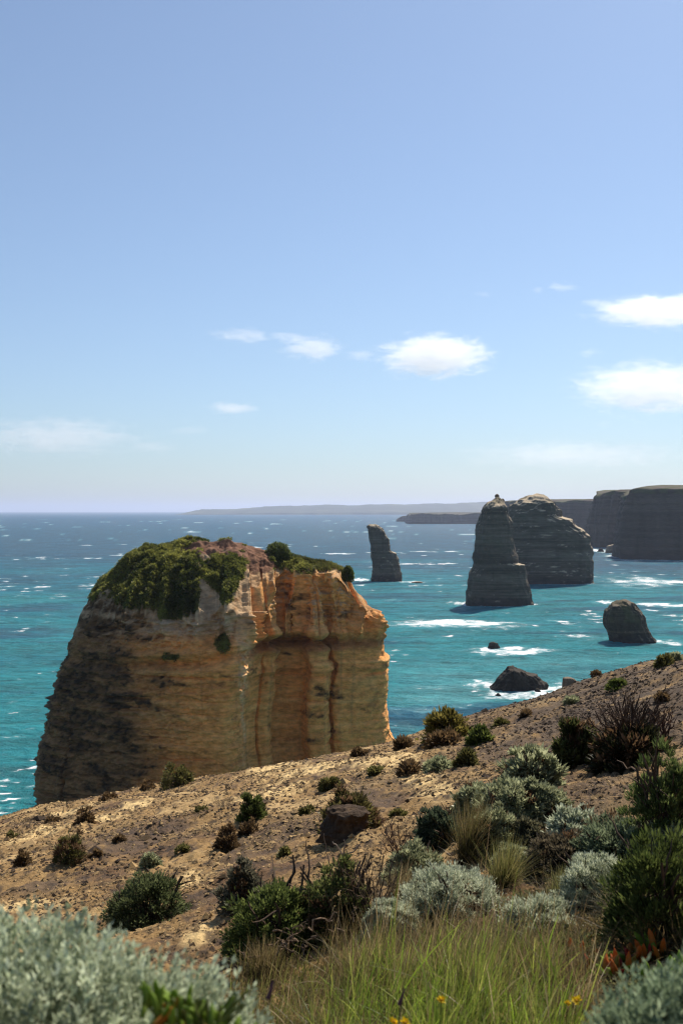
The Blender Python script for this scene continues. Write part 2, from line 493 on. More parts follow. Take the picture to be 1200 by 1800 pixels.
# ------------------------------------------------------------------ the great near stack
D0 = 155.0
def build_near_stack():
    root = empty('sea_stack', (X(375, D0), D0, 0.0), 'broad ochre limestone sea stack with green dome top, nearest and largest', 'sea stack', 'limestone sea stacks')
    plan = np.array([  # photo x at the base, metres towards the viewer
        (60, 0), (64, -4), (80, -7.5), (125, -10.5), (190, -13), (270, -15), (350, -16.6), (408, -17.8), (424, -16.6), (432, -11.8), (446, -9.6), (474, -9.0), (486, -4.2),
        (531, -4.0), (545, -7.8), (576, -7.6), (586, -5.6), (600, -6.3), (660, -4.8), (684, -3.4), (693, -1), (693, 3), (680, 8), (600, 12), (450, 14), (250, 14), (110, 10), (66, 5)], float)
    P = np.stack([X(plan[:, 0], D0), plan[:, 1]], 1)
    Pc = np.vstack([P, P[:1]])
    seg = np.linalg.norm(np.diff(Pc, axis=0), axis=1)
    cum = np.concatenate([[0], np.cumsum(seg)])
    front_end = cum[21]
    arc = np.concatenate([np.linspace(0, front_end, 600, endpoint=False), np.linspace(front_end, cum[-1], 110, endpoint=False)])
    pxs = np.interp(arc, cum, np.append(plan[:, 0], plan[0, 0]))
    yo = np.interp(arc, cum, np.append(plan[:, 1], plan[0, 1]))
    # soften corners a little
    def soft(v):
        w = v.copy()
        for k in (1, 2, 3, 4):
            w[6:594] += v[6 - k:594 - k] + v[6 + k:594 + k]
        w[6:594] /= 9
        return w
    pxs, yo = soft(pxs), soft(yo)
    s = (pxs - 60) / 633.0
    front = yo < 1
    # outward horizontal normal of the plan
    px_, py_ = X(pxs, D0), yo
    tx = np.roll(px_, -1) - np.roll(px_, 1); ty = np.roll(py_, -1) - np.roll(py_, 1)
    ln = np.hypot(tx, ty) + 1e-9
    nx, ny = ty / ln, -tx / ln
    # front runs left to right, so (ty,-tx) points to the viewer
    rim_front = np.interp(pxs, [60, 130, 200, 300, 345, 380, 410, 440, 480, 500, 540, 600, 625, 660, 693], [1112, 1100, 1086, 1094, 1094, 1092, 1088, 1076, 1030, 1002, 1012, 1008, 1020, 1072, 1096])
    Dc = D0 + yo
    zr_f = Z(rim_front, np.where(front, Dc, D0))
    zr_b = np.interp(pxs, [60, 150, 300, 600, 660, 693], [27, 33, 37, 35, 31, 28])
    zr = np.where(front, zr_f, zr_b)
    bl = sst(-3, 3, yo)
    zr = lerp(zr_f, zr_b, bl)
    NW, NC = 330, 130
    r = np.linspace(0, 1, NW)[:, None]
    zw = lerp(-2.0, zr[None, :], r)
    xL = np.interp(zw, [-2, 0, 4, 7, 10.4, 15.5, 19.9, 23.3, 25, 27.6, 33], [86, 84, 79, 78, 84, 97, 110, 124, 136, 146, 156])
    xR = np.interp(zw, [-2, 7, 9.5, 11.2, 15.5, 19, 21.6, 22.7, 23.4, 26.7, 28, 33, 37], [700, 696, 692, 685, 678, 680, 681, 684, 674, 669, 667, 660, 652])
    pxw = lerp(xL, xR, s[None, :])
    lean = np.interp(zw, [0, 22, 26, 30, 37], [0, 0.0, 0.04, 0.16, 0.36])
    xw = X(pxw, D0); yw = yo[None, :] * (1 - lean)
    A = np.repeat(arc[None, :], NW, 0)
    S_ = np.repeat(s[None, :], NW, 0)
    leftm = sst(0.60, 0.40, S_)            # the dark, stained left flank
    rightm = 1 - sst(0.55, 0.62, S_) * 0
    up = sst(24.5, 29, zw)
    # --- relief
    d = 0.35 * n2(A * 0.09, zw * 0.05) + 0.16 * n2(A * 0.24 + 5, zw * 0.10)
    fl = 1 - np.abs(n2(A * 0.21 + 31 + 0.5 * n2(A * .1, zw * .12), zw * 0.045 + 7))
    d += up * (2.9 * (fl ** 2.4) - 1.3) * np.where(S_ > 0.5, 1.0, 0.6)
    fl2 = 1 - np.abs(n2(A * 0.55 + 3, zw * 0.08))
    d += (0.04 + 0.38 * up) * (fl2 ** 3)
    # strata: slightly dipping beds, some standing proud
    zb = zw + 0.35 * n2(A * 0.05, zw * 0.05) + 0.012 * A
    st = n2(zb * 1.15, A * 0.012 + 3) + 0.6 * n2(zb * 2.9 + 40, A * 0.03)
    stp = np.tanh(3.0 * st)
    patch = sst(-0.5, 0.5, n2(A * 0.08 + 60, zw * 0.16))
    edge = np.maximum(sst(0.16, 0.0, S_), 0.30 * sst(0.985, 1.0, S_)) * sst(-0.5, 0.6, n2(zw * 0.33 + 7, 0.5 + 0 * zw))
    d += stp * (0.035 + 0.14 * leftm * patch + 0.42 * edge + 0.10 * up)
    jag = np.maximum(n2(zb * 1.9 + 13, A * 0.25), 0)
    d += edge * 1.9 * jag ** 1.5
    # the deep shadowed bed under the overhang
    zn = np.interp(S_, [0, .2, .45, .56, .6, .75, 1], [24.0, 23.6, 24.2, 25.3, 25.9, 26.2, 26.0])
    nm = np.interp(S_, [0, .05, .2, .35, .5, .58, .66, .8, .95, 1], [.3, .5, .8, .9, .7, .5, 1.3, 1.0, .3, .0])
    wav = 0.25 * n2(A * 0.25, 3.3)
    d -= 1.25 * nm * np.exp(-((zb - 0.012 * A - zn - wav) / 0.55) ** 2)
    d += 0.75 * nm * np.exp(-((zb - 0.012 * A - zn - 1.35 - wav) / 0.6) ** 2)
    d += 0.40 * nm * np.exp(-((zb - 0.012 * A - zn + 1.3 - wav) / 0.5) ** 2)
    d += 0.55 * np.exp(-((zb - 0.012 * A - zn + 4.1 - wav) / 0.28) ** 2) * sst(-0.2, 0.5, n2(A * 0.2, 9.1))
    d -= 0.30 * np.exp(-((zb - 0.012 * A - zn + 4.7 - wav) / 0.35) ** 2)
    # thin recessed partings between beds
    for zk, dep in ((5.2, .3), (8.1, .25), (11.4, .4), (14.2, .3), (15.0, .2), (17.6, .4), (19.2, .3), (21.0, .5), (22.4, .35), (28.3, .35), (30.1, .25), (32.2, .3)):
        pm = sst(-0.25, 0.35, n2(A * 0.11 + zk * 7, zw * 0.2))
        d -= (0.6 + 0.9 * leftm) * dep * pm * np.exp(-((zw + 0.25 * n2(A * 0.12, zk) + 0.08 * n2(A * 0.6, zk) - zk) / 0.13) ** 2)
    # hollow under the pale overhang near the middle
    arch = np.exp(-((S_ - 0.50) / 0.045) ** 2 - ((zw - 27.6) / 2.3) ** 2)
    d -= 2.6 * arch
    # joints
    for pj, w_, dep, z0, z1 in ((483, 1.0, 1.3, 2, 34), (587, 0.7, 1.4, 2, 33), (128, .7, .9, 0, 16), (455, .7, .6, 8, 26), (612, .6, .4, 26, 34), (510, .6, .4, 24, 33), (565, .6, .5, 26, 35)):
        pj_ = pj + 3.0 * n2(zw * 0.25, pj)
        d -= dep * np.exp(-((np.repeat(pxs[None, :], NW, 0) - pj_) / (w_ * 2.2)) ** 2) * sst(z0, z0 + 2, zw) * sst(z1, z1 - 4, zw) * (S_ > 0) * (yo[None, :] < 0)
    # broken ledge running down the lit corner
    rib = np.exp(-((np.repeat(pxs[None, :], NW, 0) - (427 + 3 * n2(zw * .3, 2.0))) / 9) ** 2) * (yo[None, :] < 0)
    d += rib * (0.75 * n2(zw * 0.9, A * 0.3) + 0.45 * np.abs(n2(zw * 2.2, A * 0.7)))
    fine = fbm3(xw * 0.55, yw * 0.55, zw * 0.9, 4, 0.55)
    rug = fbm3(xw * 1.3 + 9, yw * 1.3, zw * 2.4, 3, 0.6)
    d += (0.20 + 0.16 * leftm + 0.26 * up) * fine + (0.05 + 0.22 * leftm * sst(4, 9, zw) + 0.12 * up) * rug
    keep = sst(-2, 0, zw)
    wallx = xw + nx[None, :] * d; wally = yw + ny[None, :] * d
    # --- cap
    c = np.linspace(0, 1, NC)[1:, None]
    top_x = lerp(wallx[-1], X(pxw[-1], D0), 0.0)
    ridge_px = np.interp(pxs, [60, 240, 300, 600, 640, 693], [262, 285, 318, 592, 603, 606])
    ridge_py = np.interp(ridge_px, [240, 262, 290, 318, 335, 400, 440, 480, 530, 580, 606], [974, 967, 961, 955, 952, 953, 962, 970, 980, 992, 1001])
    ridge_z = Z(ridge_py, D0 + 1.5)
    expo = np.interp(pxs, [60, 550, 620, 693], [0, 0, .6, 1])
    fc = lerp(np.sin(c * np.pi / 2) ** 0.82, c ** 1.7, expo[None, :])
    cx_ = lerp(wallx[-1][None, :], X(ridge_px, D0)[None, :], c)
    cy_ = lerp(wally[-1][None, :], 1.5, c)
    cz_ = lerp(zw[-1][None, :], ridge_z[None, :], fc)
    taper = sst(0, 0.06, c) * sst(1, 0.9, c)
    lum = 0.75 * fbm2(cx_ * 0.28, cy_ * 0.28 + 4, 3) + 0.35 * (1 - np.abs(n2(cx_ * 0.7, cy_ * 0.7)))
    gul = 1 - np.abs(n2(cx_ * 0.34 + 3, cy_ * 0.1 + cz_ * 0.05))
    rgt = sst(0.42, 0.5, S_[0])[None, :]
    bil = np.abs(n2(cx_ * 0.30 + 11, cy_ * 0.34 + cz_ * 0.22)) + 0.5 * np.abs(n2(cx_ * 0.75 + 2, cy_ * 0.8 + cz_ * .4))
    cz_ = cz_ + taper * 0.75 * bil * (1 - sst(0.5, 0.62, S_[0])[None, :] * 0.7) - 0.45 * taper
    cz_ = cz_ + taper * (lum * lerp(1.0, 0.5, rgt) - 1.5 * rgt * sst(0.7, 0.0, c) * (1 - gul))
    cy_ = cy_ - taper * 1.3 * rgt * sst(0.7, 0.0, c) * (gul ** 3)
    cfine = fbm3(cx_ * 0.8, cy_ * 0.8, cz_ * 0.8, 3)
    cz_ = cz_ + taper * 0.22 * cfine
    Vx = np.vstack([wallx, cx_]); Vy = np.vstack([wally, cy_]) + D0; Vz = np.vstack([zw, cz_])
    n_all = NW + NC - 1
    V = np.stack([Vx, Vy, Vz], -1)
    # normals for the masks
    du = np.roll(V, -1, 1) - np.roll(V, 1, 1); dv = np.gradient(V, axis=0)
    N = np.cross(du, dv); N /= np.linalg.norm(N, axis=-1, keepdims=True) + 1e-9
    nz = N[..., 2]
    V = V.reshape(-1, 3); nzf = nz.ravel()
    pxf = 600 + V[:, 0] / V[:, 1] * FPX; pyf = HOR + (EYE - V[:, 2]) / V[:, 1] * FPX
    sx = (pxf - 60) / 633.0
    x, y, zz = V.T
    # --- colour of the rock
    col = np.tile(np.array([0.82, 0.375, 0.110]), (len(V), 1))
    bed = n2(zz * 0.9 + 0.2 * n2(x * .1, zz * .1), x * 0.02) + 0.5 * n2(zz * 2.6, x * 0.03)
    col = mixc(col, (0.86, 0.47, 0.165), 0.7 * sst(0.0, 0.8, bed))
    col = mixc(col, (0.56, 0.245, 0.078), 0.6 * sst(0.0, 0.8, -bed))
    blot = fbm3(x * 0.10, y * 0.10, zz * 0.16, 4)
    col = mixc(col, (0.78, 0.35, 0.10), 0.5 * sst(0.1, 0.8, blot))
    col = mixc(col, (0.70, 0.39, 0.15), 0.5 * sst(0.1, 0.8, -blot))
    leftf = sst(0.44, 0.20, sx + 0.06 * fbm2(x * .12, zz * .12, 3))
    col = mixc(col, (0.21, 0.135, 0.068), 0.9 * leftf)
    # darker brown band along the recessed bed
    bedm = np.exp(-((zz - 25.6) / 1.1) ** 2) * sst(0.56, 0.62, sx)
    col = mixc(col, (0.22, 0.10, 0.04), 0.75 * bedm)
    # rain streaks
    streak = n2(x * 1.1 + 0.3 * y, zz * 0.07) + 0.5 * n2(x * 2.6 + y, zz * 0.12)
    col = mixc(col, (0.27, 0.165, 0.075), 0.35 * sst(0.25, 0.9, streak) * sst(0.2, 0.6, sx))
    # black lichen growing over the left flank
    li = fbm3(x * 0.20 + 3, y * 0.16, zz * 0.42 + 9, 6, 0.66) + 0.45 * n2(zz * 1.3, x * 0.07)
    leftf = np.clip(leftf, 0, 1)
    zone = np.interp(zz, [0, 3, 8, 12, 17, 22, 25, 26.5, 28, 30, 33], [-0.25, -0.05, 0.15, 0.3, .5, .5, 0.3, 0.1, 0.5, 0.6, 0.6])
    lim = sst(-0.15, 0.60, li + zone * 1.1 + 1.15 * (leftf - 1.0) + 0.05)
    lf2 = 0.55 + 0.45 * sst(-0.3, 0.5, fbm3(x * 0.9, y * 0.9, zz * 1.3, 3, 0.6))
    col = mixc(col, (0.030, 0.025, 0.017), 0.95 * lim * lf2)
    spot = sst(0.35, 0.7, fbm3(x * 0.5, y * 0.5, zz * 0.7, 3)) * sst(-0.1, 0.5, n2(x * 0.08 + 9, zz * 0.1))
    col = mixc(col, (0.07, 0.05, 0.035), 0.3 * spot * (1 - lim))
    # sunlit strip down the broken corner, painted into the rock colour
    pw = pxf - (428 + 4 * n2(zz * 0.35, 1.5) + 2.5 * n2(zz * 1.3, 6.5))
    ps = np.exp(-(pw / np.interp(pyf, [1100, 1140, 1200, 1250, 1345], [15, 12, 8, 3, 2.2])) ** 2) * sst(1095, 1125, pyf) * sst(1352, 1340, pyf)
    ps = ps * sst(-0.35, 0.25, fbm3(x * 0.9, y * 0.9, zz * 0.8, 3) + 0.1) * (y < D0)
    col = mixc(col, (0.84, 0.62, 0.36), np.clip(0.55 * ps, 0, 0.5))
    # grey weathered crust above the overhang, earth on the slopes
    is_cap = np.repeat(np.arange(n_all) >= NW - 1, len(arc))
    grey = sst(26.5, 29, zz) * sst(0.66, 0.52, sx)
    col = mixc(col, (0.50, 0.385, 0.25), 0.85 * grey * (1 - lim))
    soil = sst(0.35, 0.75, nzf)
    col = mixc(col, (0.40, 0.30, 0.18), 0.7 * soil * sst(28, 31, zz))
    red = np.exp(-((pxf - 385) / 75) ** 2 - ((pyf - 962) / 16) ** 2) + np.exp(-((pxf - 455) / 26) ** 2 - ((pyf - 985) / 32) ** 2)
    redm = sst(0.35, 0.6, red + 0.5 * n2(x * 0.45, y * 0.6 + zz * 0.7)) * sst(33, 35, zz)
    col = mixc(col, (0.155, 0.062, 0.038), 0.85 * redm)
    # where ground cover grows
    gn = fbm3(x * 0.22, y * 0.22, zz * 0.22, 3)
    low = np.interp(pxf, [120, 185, 215, 250, 300, 350, 352, 400, 418, 440, 500, 560, 600, 640], [1040, 1052, 1062, 1070, 1088, 1080, 1014, 1058, 1020, 985, 1003, 1006, 1004, 1000])
    g = sst(-10, 14, low - pyf + 16 * gn) * (1 - redm) * is_cap
    g = np.maximum(g * sst(-0.65, -0.2, gn + 0.2), 0)
    extra = np.exp(-((pxf - 392) / 15) ** 2 - ((pyf - 1132) / 20) ** 2) + np.exp(-((pxf - 300) / 20) ** 2 - ((pyf - 1155) / 6) ** 2)
    g = np.maximum(g, sst(0.4, 0.6, extra) * (y < D0))
    col = mixc(col, (0.075, 0.080, 0.024), 0.9 * g)
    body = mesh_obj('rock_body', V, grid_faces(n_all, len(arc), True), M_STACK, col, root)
    # --- the mat of low plants: leaf clumps standing on the surface
    Nf = N.reshape(-1, 3)
    cand = np.where((g > 0.35) & (y < D0 + 3) & (Nf[:, 2] > -0.6))[0]
    area = np.linalg.norm(np.cross(du, dv), axis=-1).ravel()[cand]
    pr = area / area.sum()
    K = 11000
    pick = rng.choice(cand, K, p=pr)
    ctr = V[pick]; nn = Nf[pick]
    csz = rng.uniform(0.10, 0.36, K) * (0.7 + 0.5 * np.clip(n3(*(ctr.T * 0.35)) + 0.5, 0, 1))
    per = 9
    dirs = rng.normal(size=(K, per, 3)); dirs /= np.linalg.norm(dirs, axis=-1, keepdims=True)
    dirs = dirs + nn[:, None, :] * 0.7 + np.array([0, 0, 0.35])
    dirs /= np.linalg.norm(dirs, axis=-1, keepdims=True)
    p0 = ctr[:, None, :] + dirs * csz[:, None, None] * rng.uniform(0.1, 0.9, (K, per, 1))
    tone = np.clip(0.45 + 0.75 * n3(*(ctr.T * 0.22 + 40)) + 0.3 * n3(*(ctr.T * 0.7)) + rng.normal(0, 0.16, K), 0, 1)
    base = lerp(np.array([0.050, 0.068, 0.014]), np.array([0.30, 0.30, 0.070]), tone[:, None])
    lc = base[:, None, :] * rng.uniform(0.7, 1.3, (K, per, 1))
    # drier growth along the right-hand rim
    dry = sst(500, 590, pxf[pick]) * rng.uniform(0, 1, K)
    lc = lerp(lc, np.array([0.11, 0.085, 0.035]), 0.7 * dry[:, None, None])
    Vl, Fl, Cl = leaves(p0.reshape(-1, 3), dirs.reshape(-1, 3), 0.30, 0.12, lc.reshape(-1, 3))
    gc = mesh_obj('ground_cover', Vl, Fl, M_LEAF, Cl, root)
    gc['kind'] = 'stuff'
    return root

# ------------------------------------------------------------------ leaf and stem builders
def leaves(p, t, length, width, col, bend=0.25, jit=0.35):
    """one bent diamond leaf for each point p along direction t"""
    n = len(p)
    L_ = length * rng.uniform(1 - jit, 1 + jit, (n, 1)); W_ = width * rng.uniform(1 - jit, 1 + jit, (n, 1))
    rnd = rng.normal(size=(n, 3))
    w = np.cross(t, rnd); w /= np.linalg.norm(w, axis=1, keepdims=True) + 1e-9
    b = np.cross(t, w)
    V = np.stack([p, p + t * L_ * 0.5 + w * W_ * 0.5 + b * L_ * bend * 0.3, p + t * L_ + b * L_ * bend * -0.2, p + t * L_ * 0.5 - w * W_ * 0.5 + b * L_ * bend * 0.3], 1).reshape(-1, 3)
    F = np.arange(4 * n).reshape(-1, 4)
    C = np.repeat(col, 4, 0)
    return V, F, C

def tube(pts, r0, r1, sides=5):
    pts = np.asarray(pts, float); n = len(pts)
    t = np.gradient(pts, axis=0); t /= np.linalg.norm(t, axis=1, keepdims=True) + 1e-9
    a = np.cross(t, [0.3, 0.9, 0.31]); a /= np.linalg.norm(a, axis=1, keepdims=True) + 1e-9
    b = np.cross(t, a)
    ang = np.arange(sides) / sides * 2 * np.pi
    rr = np.linspace(r0, r1, n)[:, None, None]
    V = pts[:, None, :] + rr * (np.cos(ang)[None, :, None] * a[:, None, :] + np.sin(ang)[None, :, None] * b[:, None, :])
    return V.reshape(-1, 3), grid_faces(n, sides, True)

def join(parts):
    Vs, Fs, o = [], [], 0
    for V, F in parts:
        Vs.append(V); Fs.append(F + o); o += len(V)
    return np.vstack(Vs), np.vstack(Fs)

build_near_stack()

# ------------------------------------------------------------------ the farther stacks and rocks
def far_rock(name, label, cat, group, D, left, right, top, depth=0.8, rot=0.0, rows=150, cols=260, seed=0.0, box=3.2, bed=1.0, rough=1.0,
             colour=(0.112, 0.088, 0.066), dark=0.5, crown=0.35, mat=None, base_dark=5.0, pinch=0.8, pale=0.85):
    """left / right: outline as (photo x, photo y) from the water up; the body is closed over a rounded top"""
    left = np.array(left, float); right = np.array(right, float)
    zl, zr_ = Z(left[:, 1], D), Z(right[:, 1], D)
    ztop = Z(top[1], D); xt = X(top[0], D)
    bx = 0.5 * (X(left[0, 0], D) + X(right[0, 0], D)); hw = 0.5 * (X(right[0, 0], D) - X(left[0, 0], D))
    Dc = D + hw * depth
    root = empty(name, (bx * Dc / D, Dc, 0), label, cat, group)
    k = Dc / D
    phi = np.linspace(0, 2 * np.pi, cols, endpoint=False)
    zs = np.concatenate([np.linspace(-2, ztop * 0.97, rows), ztop - (ztop * 0.03) * (1 - np.linspace(0, 1, 14)[1:]) ** 2])
    xl = np.interp(zs, zl, X(left[:, 0], D)) * k; xr = np.interp(zs, zr_, X(right[:, 0], D)) * k
    zmx = min(zl[-1], zr_[-1])
    cx_ = 0.5 * (xl + xr); a = 0.5 * (xr - xl)
    cap = np.sqrt(np.clip((ztop - zs) / max(ztop - zmx, 0.3), 0, 1)) if ztop - zmx > 0.3 else np.ones_like(zs)
    cap = np.where(zs > zmx, cap, 1.0)
    a = np.maximum(a * cap, 0.02); cx_ = lerp(xt * k, cx_, np.where(zs > zmx, cap, 1.0))
    a[-1] = 0.01
    cs, sn = np.cos(phi), np.sin(phi)
    e = 2.0 / box
    ux = np.sign(cs) * np.abs(cs) ** e; uy = np.sign(sn) * np.abs(sn) ** e
    dp = hw * depth * np.interp(zs / max(ztop, 1), [0, 0.5, 0.9, 1], [1, 0.85, pinch, pinch * 0.5]) * np.minimum(a / np.maximum(0.3 * hw, 0.1), 1) ** 0.5
    x = cx_[:, None] + a[:, None] * ux[None, :]
    y = Dc + dp[:, None] * uy[None, :] + rot * a[:, None] * ux[None, :]
    z = np.repeat(zs[:, None], cols, 1)
    sc = hw
    wz = z + 0.008 * sc * n2(x / sc * 1.2 + seed, z * 0.05)
    st = np.tanh(2.5 * (n2(wz * 0.42 + seed, phi[None, :] * 0.25) + 0.6 * n2(wz * 1.05 + seed, phi[None, :] * 0.6)))
    fl = 1 - np.abs(n2(phi[None, :] * 2.6 + seed, z * 0.03))
    fn = fbm3(x * 2.2 / sc * 1.5 + seed, y * 2.2 / sc * 1.5, z * 0.12 + z * 1.5 / sc, 5, 0.55)
    st = st * sst(-0.5, 0.5, n2(phi[None, :] * 1.5 + seed, z * 0.09))
    d = sc * rough * (0.007 * st * bed + 0.05 * (fl ** 2 - 0.4) + 0.04 * fn)
    d *= np.minimum(a / (0.25 * hw), 1)[:, None]
    nrm = np.hypot(ux, uy)
    x = x + d * (ux / nrm)[None, :]; y = y + d * (uy / nrm)[None, :]
    z = z + sc * 0.03 * rough * fn * sst(0.5 * ztop, ztop, z)
    V = np.stack([x, y, z], -1)
    du = np.roll(V, -1, 1) - np.roll(V, 1, 1); dv = np.gradient(V, axis=0)
    N = np.cross(du, dv); N /= np.linalg.norm(N, axis=-1, keepdims=True) + 1e-9
    V = V.reshape(-1, 3); nz = N[..., 2].ravel()
    x, y, z = V.T
    col = np.tile(np.array(colour), (len(V), 1))
    b = n2(z * 0.30 + seed, x * 0.01) + 0.6 * n2(z * 0.9 + seed, x * 0.02)
    col = mixc(col, np.array(colour) * 1.45, 0.75 * sst(0.0, 0.7, b))
    col = mixc(col, np.array(colour) * 0.5, 0.7 * sst(0.0, 0.7, -b))
    v = fbm3(x * 1.6 / sc + seed, y * 1.6 / sc, z * 0.10, 4)
    col = mixc(col, np.array(colour) * np.array([.45, .5, .55]), dark * sst(0.0, 0.6, v))
    stv = n2(x * 6 / sc, z * 0.05 + seed)
    col = mixc(col, np.array(colour) * 0.5, 0.5 * sst(0.2, 0.8, stv))
    thin = n2(z * 1.7 + seed * 3, x * 0.015) + 0.5 * n2(z * 3.6, x * 0.03)
    col = mixc(col, np.array(colour) * 1.7, 0.5 * sst(0.25, 0.7, thin)); col = mixc(col, np.array(colour) * 0.4, 0.6 * sst(0.25, 0.7, -thin))
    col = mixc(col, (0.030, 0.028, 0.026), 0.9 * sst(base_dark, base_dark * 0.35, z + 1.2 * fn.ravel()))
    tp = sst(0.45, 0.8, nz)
    col = mixc(col, (0.55, 0.44, 0.30), pale * tp)  # upward faces painted pale to read as sunlit ledges
    gr = sst(1 - crown, 1 - crown + 0.1, z / ztop) * sst(-0.1, 0.3, v + 0.15)
    col = mixc(col, (0.10, 0.088, 0.045), 0.75 * gr)
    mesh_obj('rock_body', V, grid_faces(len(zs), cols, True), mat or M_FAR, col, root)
    ROCKS_AT.append((bx * k, Dc, hw * k * 1.02, hw * depth * 1.05))
    return root

GS = 'limestone sea stacks'
far_rock('sea_stack', 'slim leaning sea stack with stepped right side, standing alone far out', 'sea stack', GS, EYE * FPX / (1022 - HOR),
         [(653, 1022), (655, 1008), (656, 990), (652, 978), (653, 962), (649, 948), (648, 935), (647, 924)],
         [(706, 1022), (704, 1008), (700, 990), (697, 977), (696, 973), (685, 969), (684, 960), (683, 948), (680, 946), (675, 936), (672, 931), (664, 925)], (655, 922), 0.7, seed=3.1, box=4.2, crown=0.03, dark=.4, rough=1.7, bed=2.2)
far_rock('sea_stack', 'tall tapering sea stack with small rock knobs on its pointed top', 'sea stack', GS, EYE * FPX / (1066 - HOR),
         [(819, 1066), (822, 1040), (825, 1012), (834, 992), (833, 985), (837, 950), (839, 925), (845, 908), (850, 892), (858, 882), (864, 877)],
         [(934, 1063), (931, 1045), (926, 1028), (921, 1010), (918, 994), (907, 992), (906, 978), (902, 966), (898, 948), (898, 918), (892, 908), (888, 892), (884, 882)], (872, 874), 0.75, seed=8.7, box=2.7, crown=0.1, dark=.3)
_T2 = bpy.data.objects['sea_stack.002']
def knob(px, py, w, h, D, root):
    th = np.linspace(0, 1, 14)[:, None]; ph = np.linspace(0, 2 * np.pi, 24, endpoint=False)[None, :]
    rad = np.interp(th, [0, .3, .5, .7, .9, 1], [.9, .8, .55, .75, .5, .0])
    x0 = float(X(px, D)); W = w / FPX * D; H = h / FPX * D; z0 = float(Z(py, D))
    m = 1 + .3 * n3(np.cos(ph) * 1.5 + px, np.sin(ph) * 1.5, th * 3)
    V = np.stack([x0 + W * .5 * rad * m * np.cos(ph), D + W * .5 * rad * m * np.sin(ph), z0 + H * th + 0 * ph], -1).reshape(-1, 3)
    mesh_obj('rock_knob', V, grid_faces(14, 24, True), M_FAR, np.tile(np.array([.13, .09, .06]), (len(V), 1)), root)
_d2 = EYE * FPX / (1066 - HOR) + 18
knob(873, 884, 12, 16, _d2, _T2)
knob(883, 888, 9, 12, _d2, _T2)
far_rock('sea_stack', 'wide domed sea stack standing behind the tall tapering one', 'sea stack', GS, EYE * FPX / (1028 - HOR),
         [(872, 1028), (874, 980), (884, 930), (892, 905), (900, 888), (918, 876), (930, 870)],
         [(1038, 1026), (1037, 1000), (1037, 975), (1034, 955), (1031, 942), (1022, 934), (1008, 924), (1000, 914), (985, 908), (981, 896), (972, 884), (955, 872)], (943, 868), 0.6, seed=5.2, box=3.2, crown=0.13, dark=.35)
far_rock('sea_stack', 'squat rounded rock island with undercut left side, near the slope', 'sea stack', GS, EYE * FPX / (1131 - HOR),
         [(1073, 1131), (1072, 1122), (1066, 1110), (1062, 1102), (1060, 1090), (1064, 1078), (1070, 1068), (1080, 1062)],
         [(1150, 1129), (1142, 1120), (1136, 1108), (1131, 1098), (1128, 1086), (1124, 1076), (1114, 1066), (1106, 1061)], (1095, 1058), 0.8, seed=1.4, rows=90, cols=200, box=2.4, crown=0.55, rough=1.5, bed=1.6, dark=.6, base_dark=4.0, colour=(0.075, 0.056, 0.038), pale=0.25)
DARKROCK = (0.034, 0.028, 0.023)
far_rock('sea_rock', 'dark jagged wedge of rock in surf just past the slope', 'rock', 'low rocks in the surf', EYE * FPX / (1215 - HOR),
         [(862, 1216), (868, 1210), (874, 1201), (884, 1190), (892, 1182)], [(960, 1216), (956, 1206), (946, 1196), (938, 1191), (925, 1188), (912, 1180)], (901, 1177), 0.7, seed=9.4, rows=60, cols=180, box=2.0, rough=2.0, bed=0.6, colour=DARKROCK, pale=0.05, crown=0.0, base_dark=.8)
far_rock('sea_rock', 'small dark rock alone above a patch of white foam', 'rock', 'low rocks in the surf', EYE * FPX / (1141 - HOR),
         [(857, 1141), (858, 1137), (860, 1132)], [(878, 1141), (877, 1137), (873, 1132)], (865, 1129.5), 0.8, seed=2.4, rows=30, cols=90, box=2.2, rough=1.6, colour=DARKROCK, pale=0.05, crown=0.0, base_dark=.5)
far_rock('sea_rock', 'brown blocky rock peeping over the edge of the slope', 'rock', 'low rocks in the surf', EYE * FPX / (1212 - HOR),
         [(988, 1212), (988, 1202), (989, 1194)], [(1016, 1212), (1014, 1200), (1008, 1195)], (996, 1192), 0.8, seed=6.4, rows=40, cols=90, box=3.0, rough=1.2, colour=(0.10, .07, .048), pale=0.2, crown=0.0, base_dark=.5)
far_rock('sea_rock', 'thin flat brown reef ledge right of the slim stack', 'rock', 'low rocks in the surf', EYE * FPX / (1025.5 - HOR),
         [(722, 1025.5), (723, 1023.6)], [(743, 1025.5), (742, 1023.6)], (733, 1022.3), 0.5, seed=4.4, rows=16, cols=90, box=2.6, rough=.8, colour=(0.2, .12, .08), crown=0.0, base_dark=.3)
for k, (x0, x1, yb, yt, lab) in enumerate(((1064, 1088, 972, 958, 'pale tumbled boulder heap at the foot of the cliff'), (1049, 1061, 970, 964, 'small dark rock in surf beside the pale boulder heap'),
                                           (1097, 1107, 981, 976, 'tiny dark rock in front of the nearest mainland cliff'), (938, 950, 1217, 1211, 'low dark rock touching the right end of the jagged wedge'), (870, 880, 1222, 1219, 'low wet rock in foam below the jagged wedge'))):
    D_ = EYE * FPX / (yb - HOR)
    far_rock('sea_rock', lab, 'rock', 'low rocks in the surf', D_, [(x0, yb), (x0 + 2, yt + 3)], [(x1, yb), (x1 - 2, yt + 3)], ((x0 + x1) / 2, yt), 0.8, seed=k * 3.3 + 1, rows=24, cols=90, box=2.2, rough=2.2,
             colour=(0.30, .22, .15) if k == 0 else DARKROCK, pale=0.5 if k == 0 else 0.05, crown=0.0, base_dark=.5)

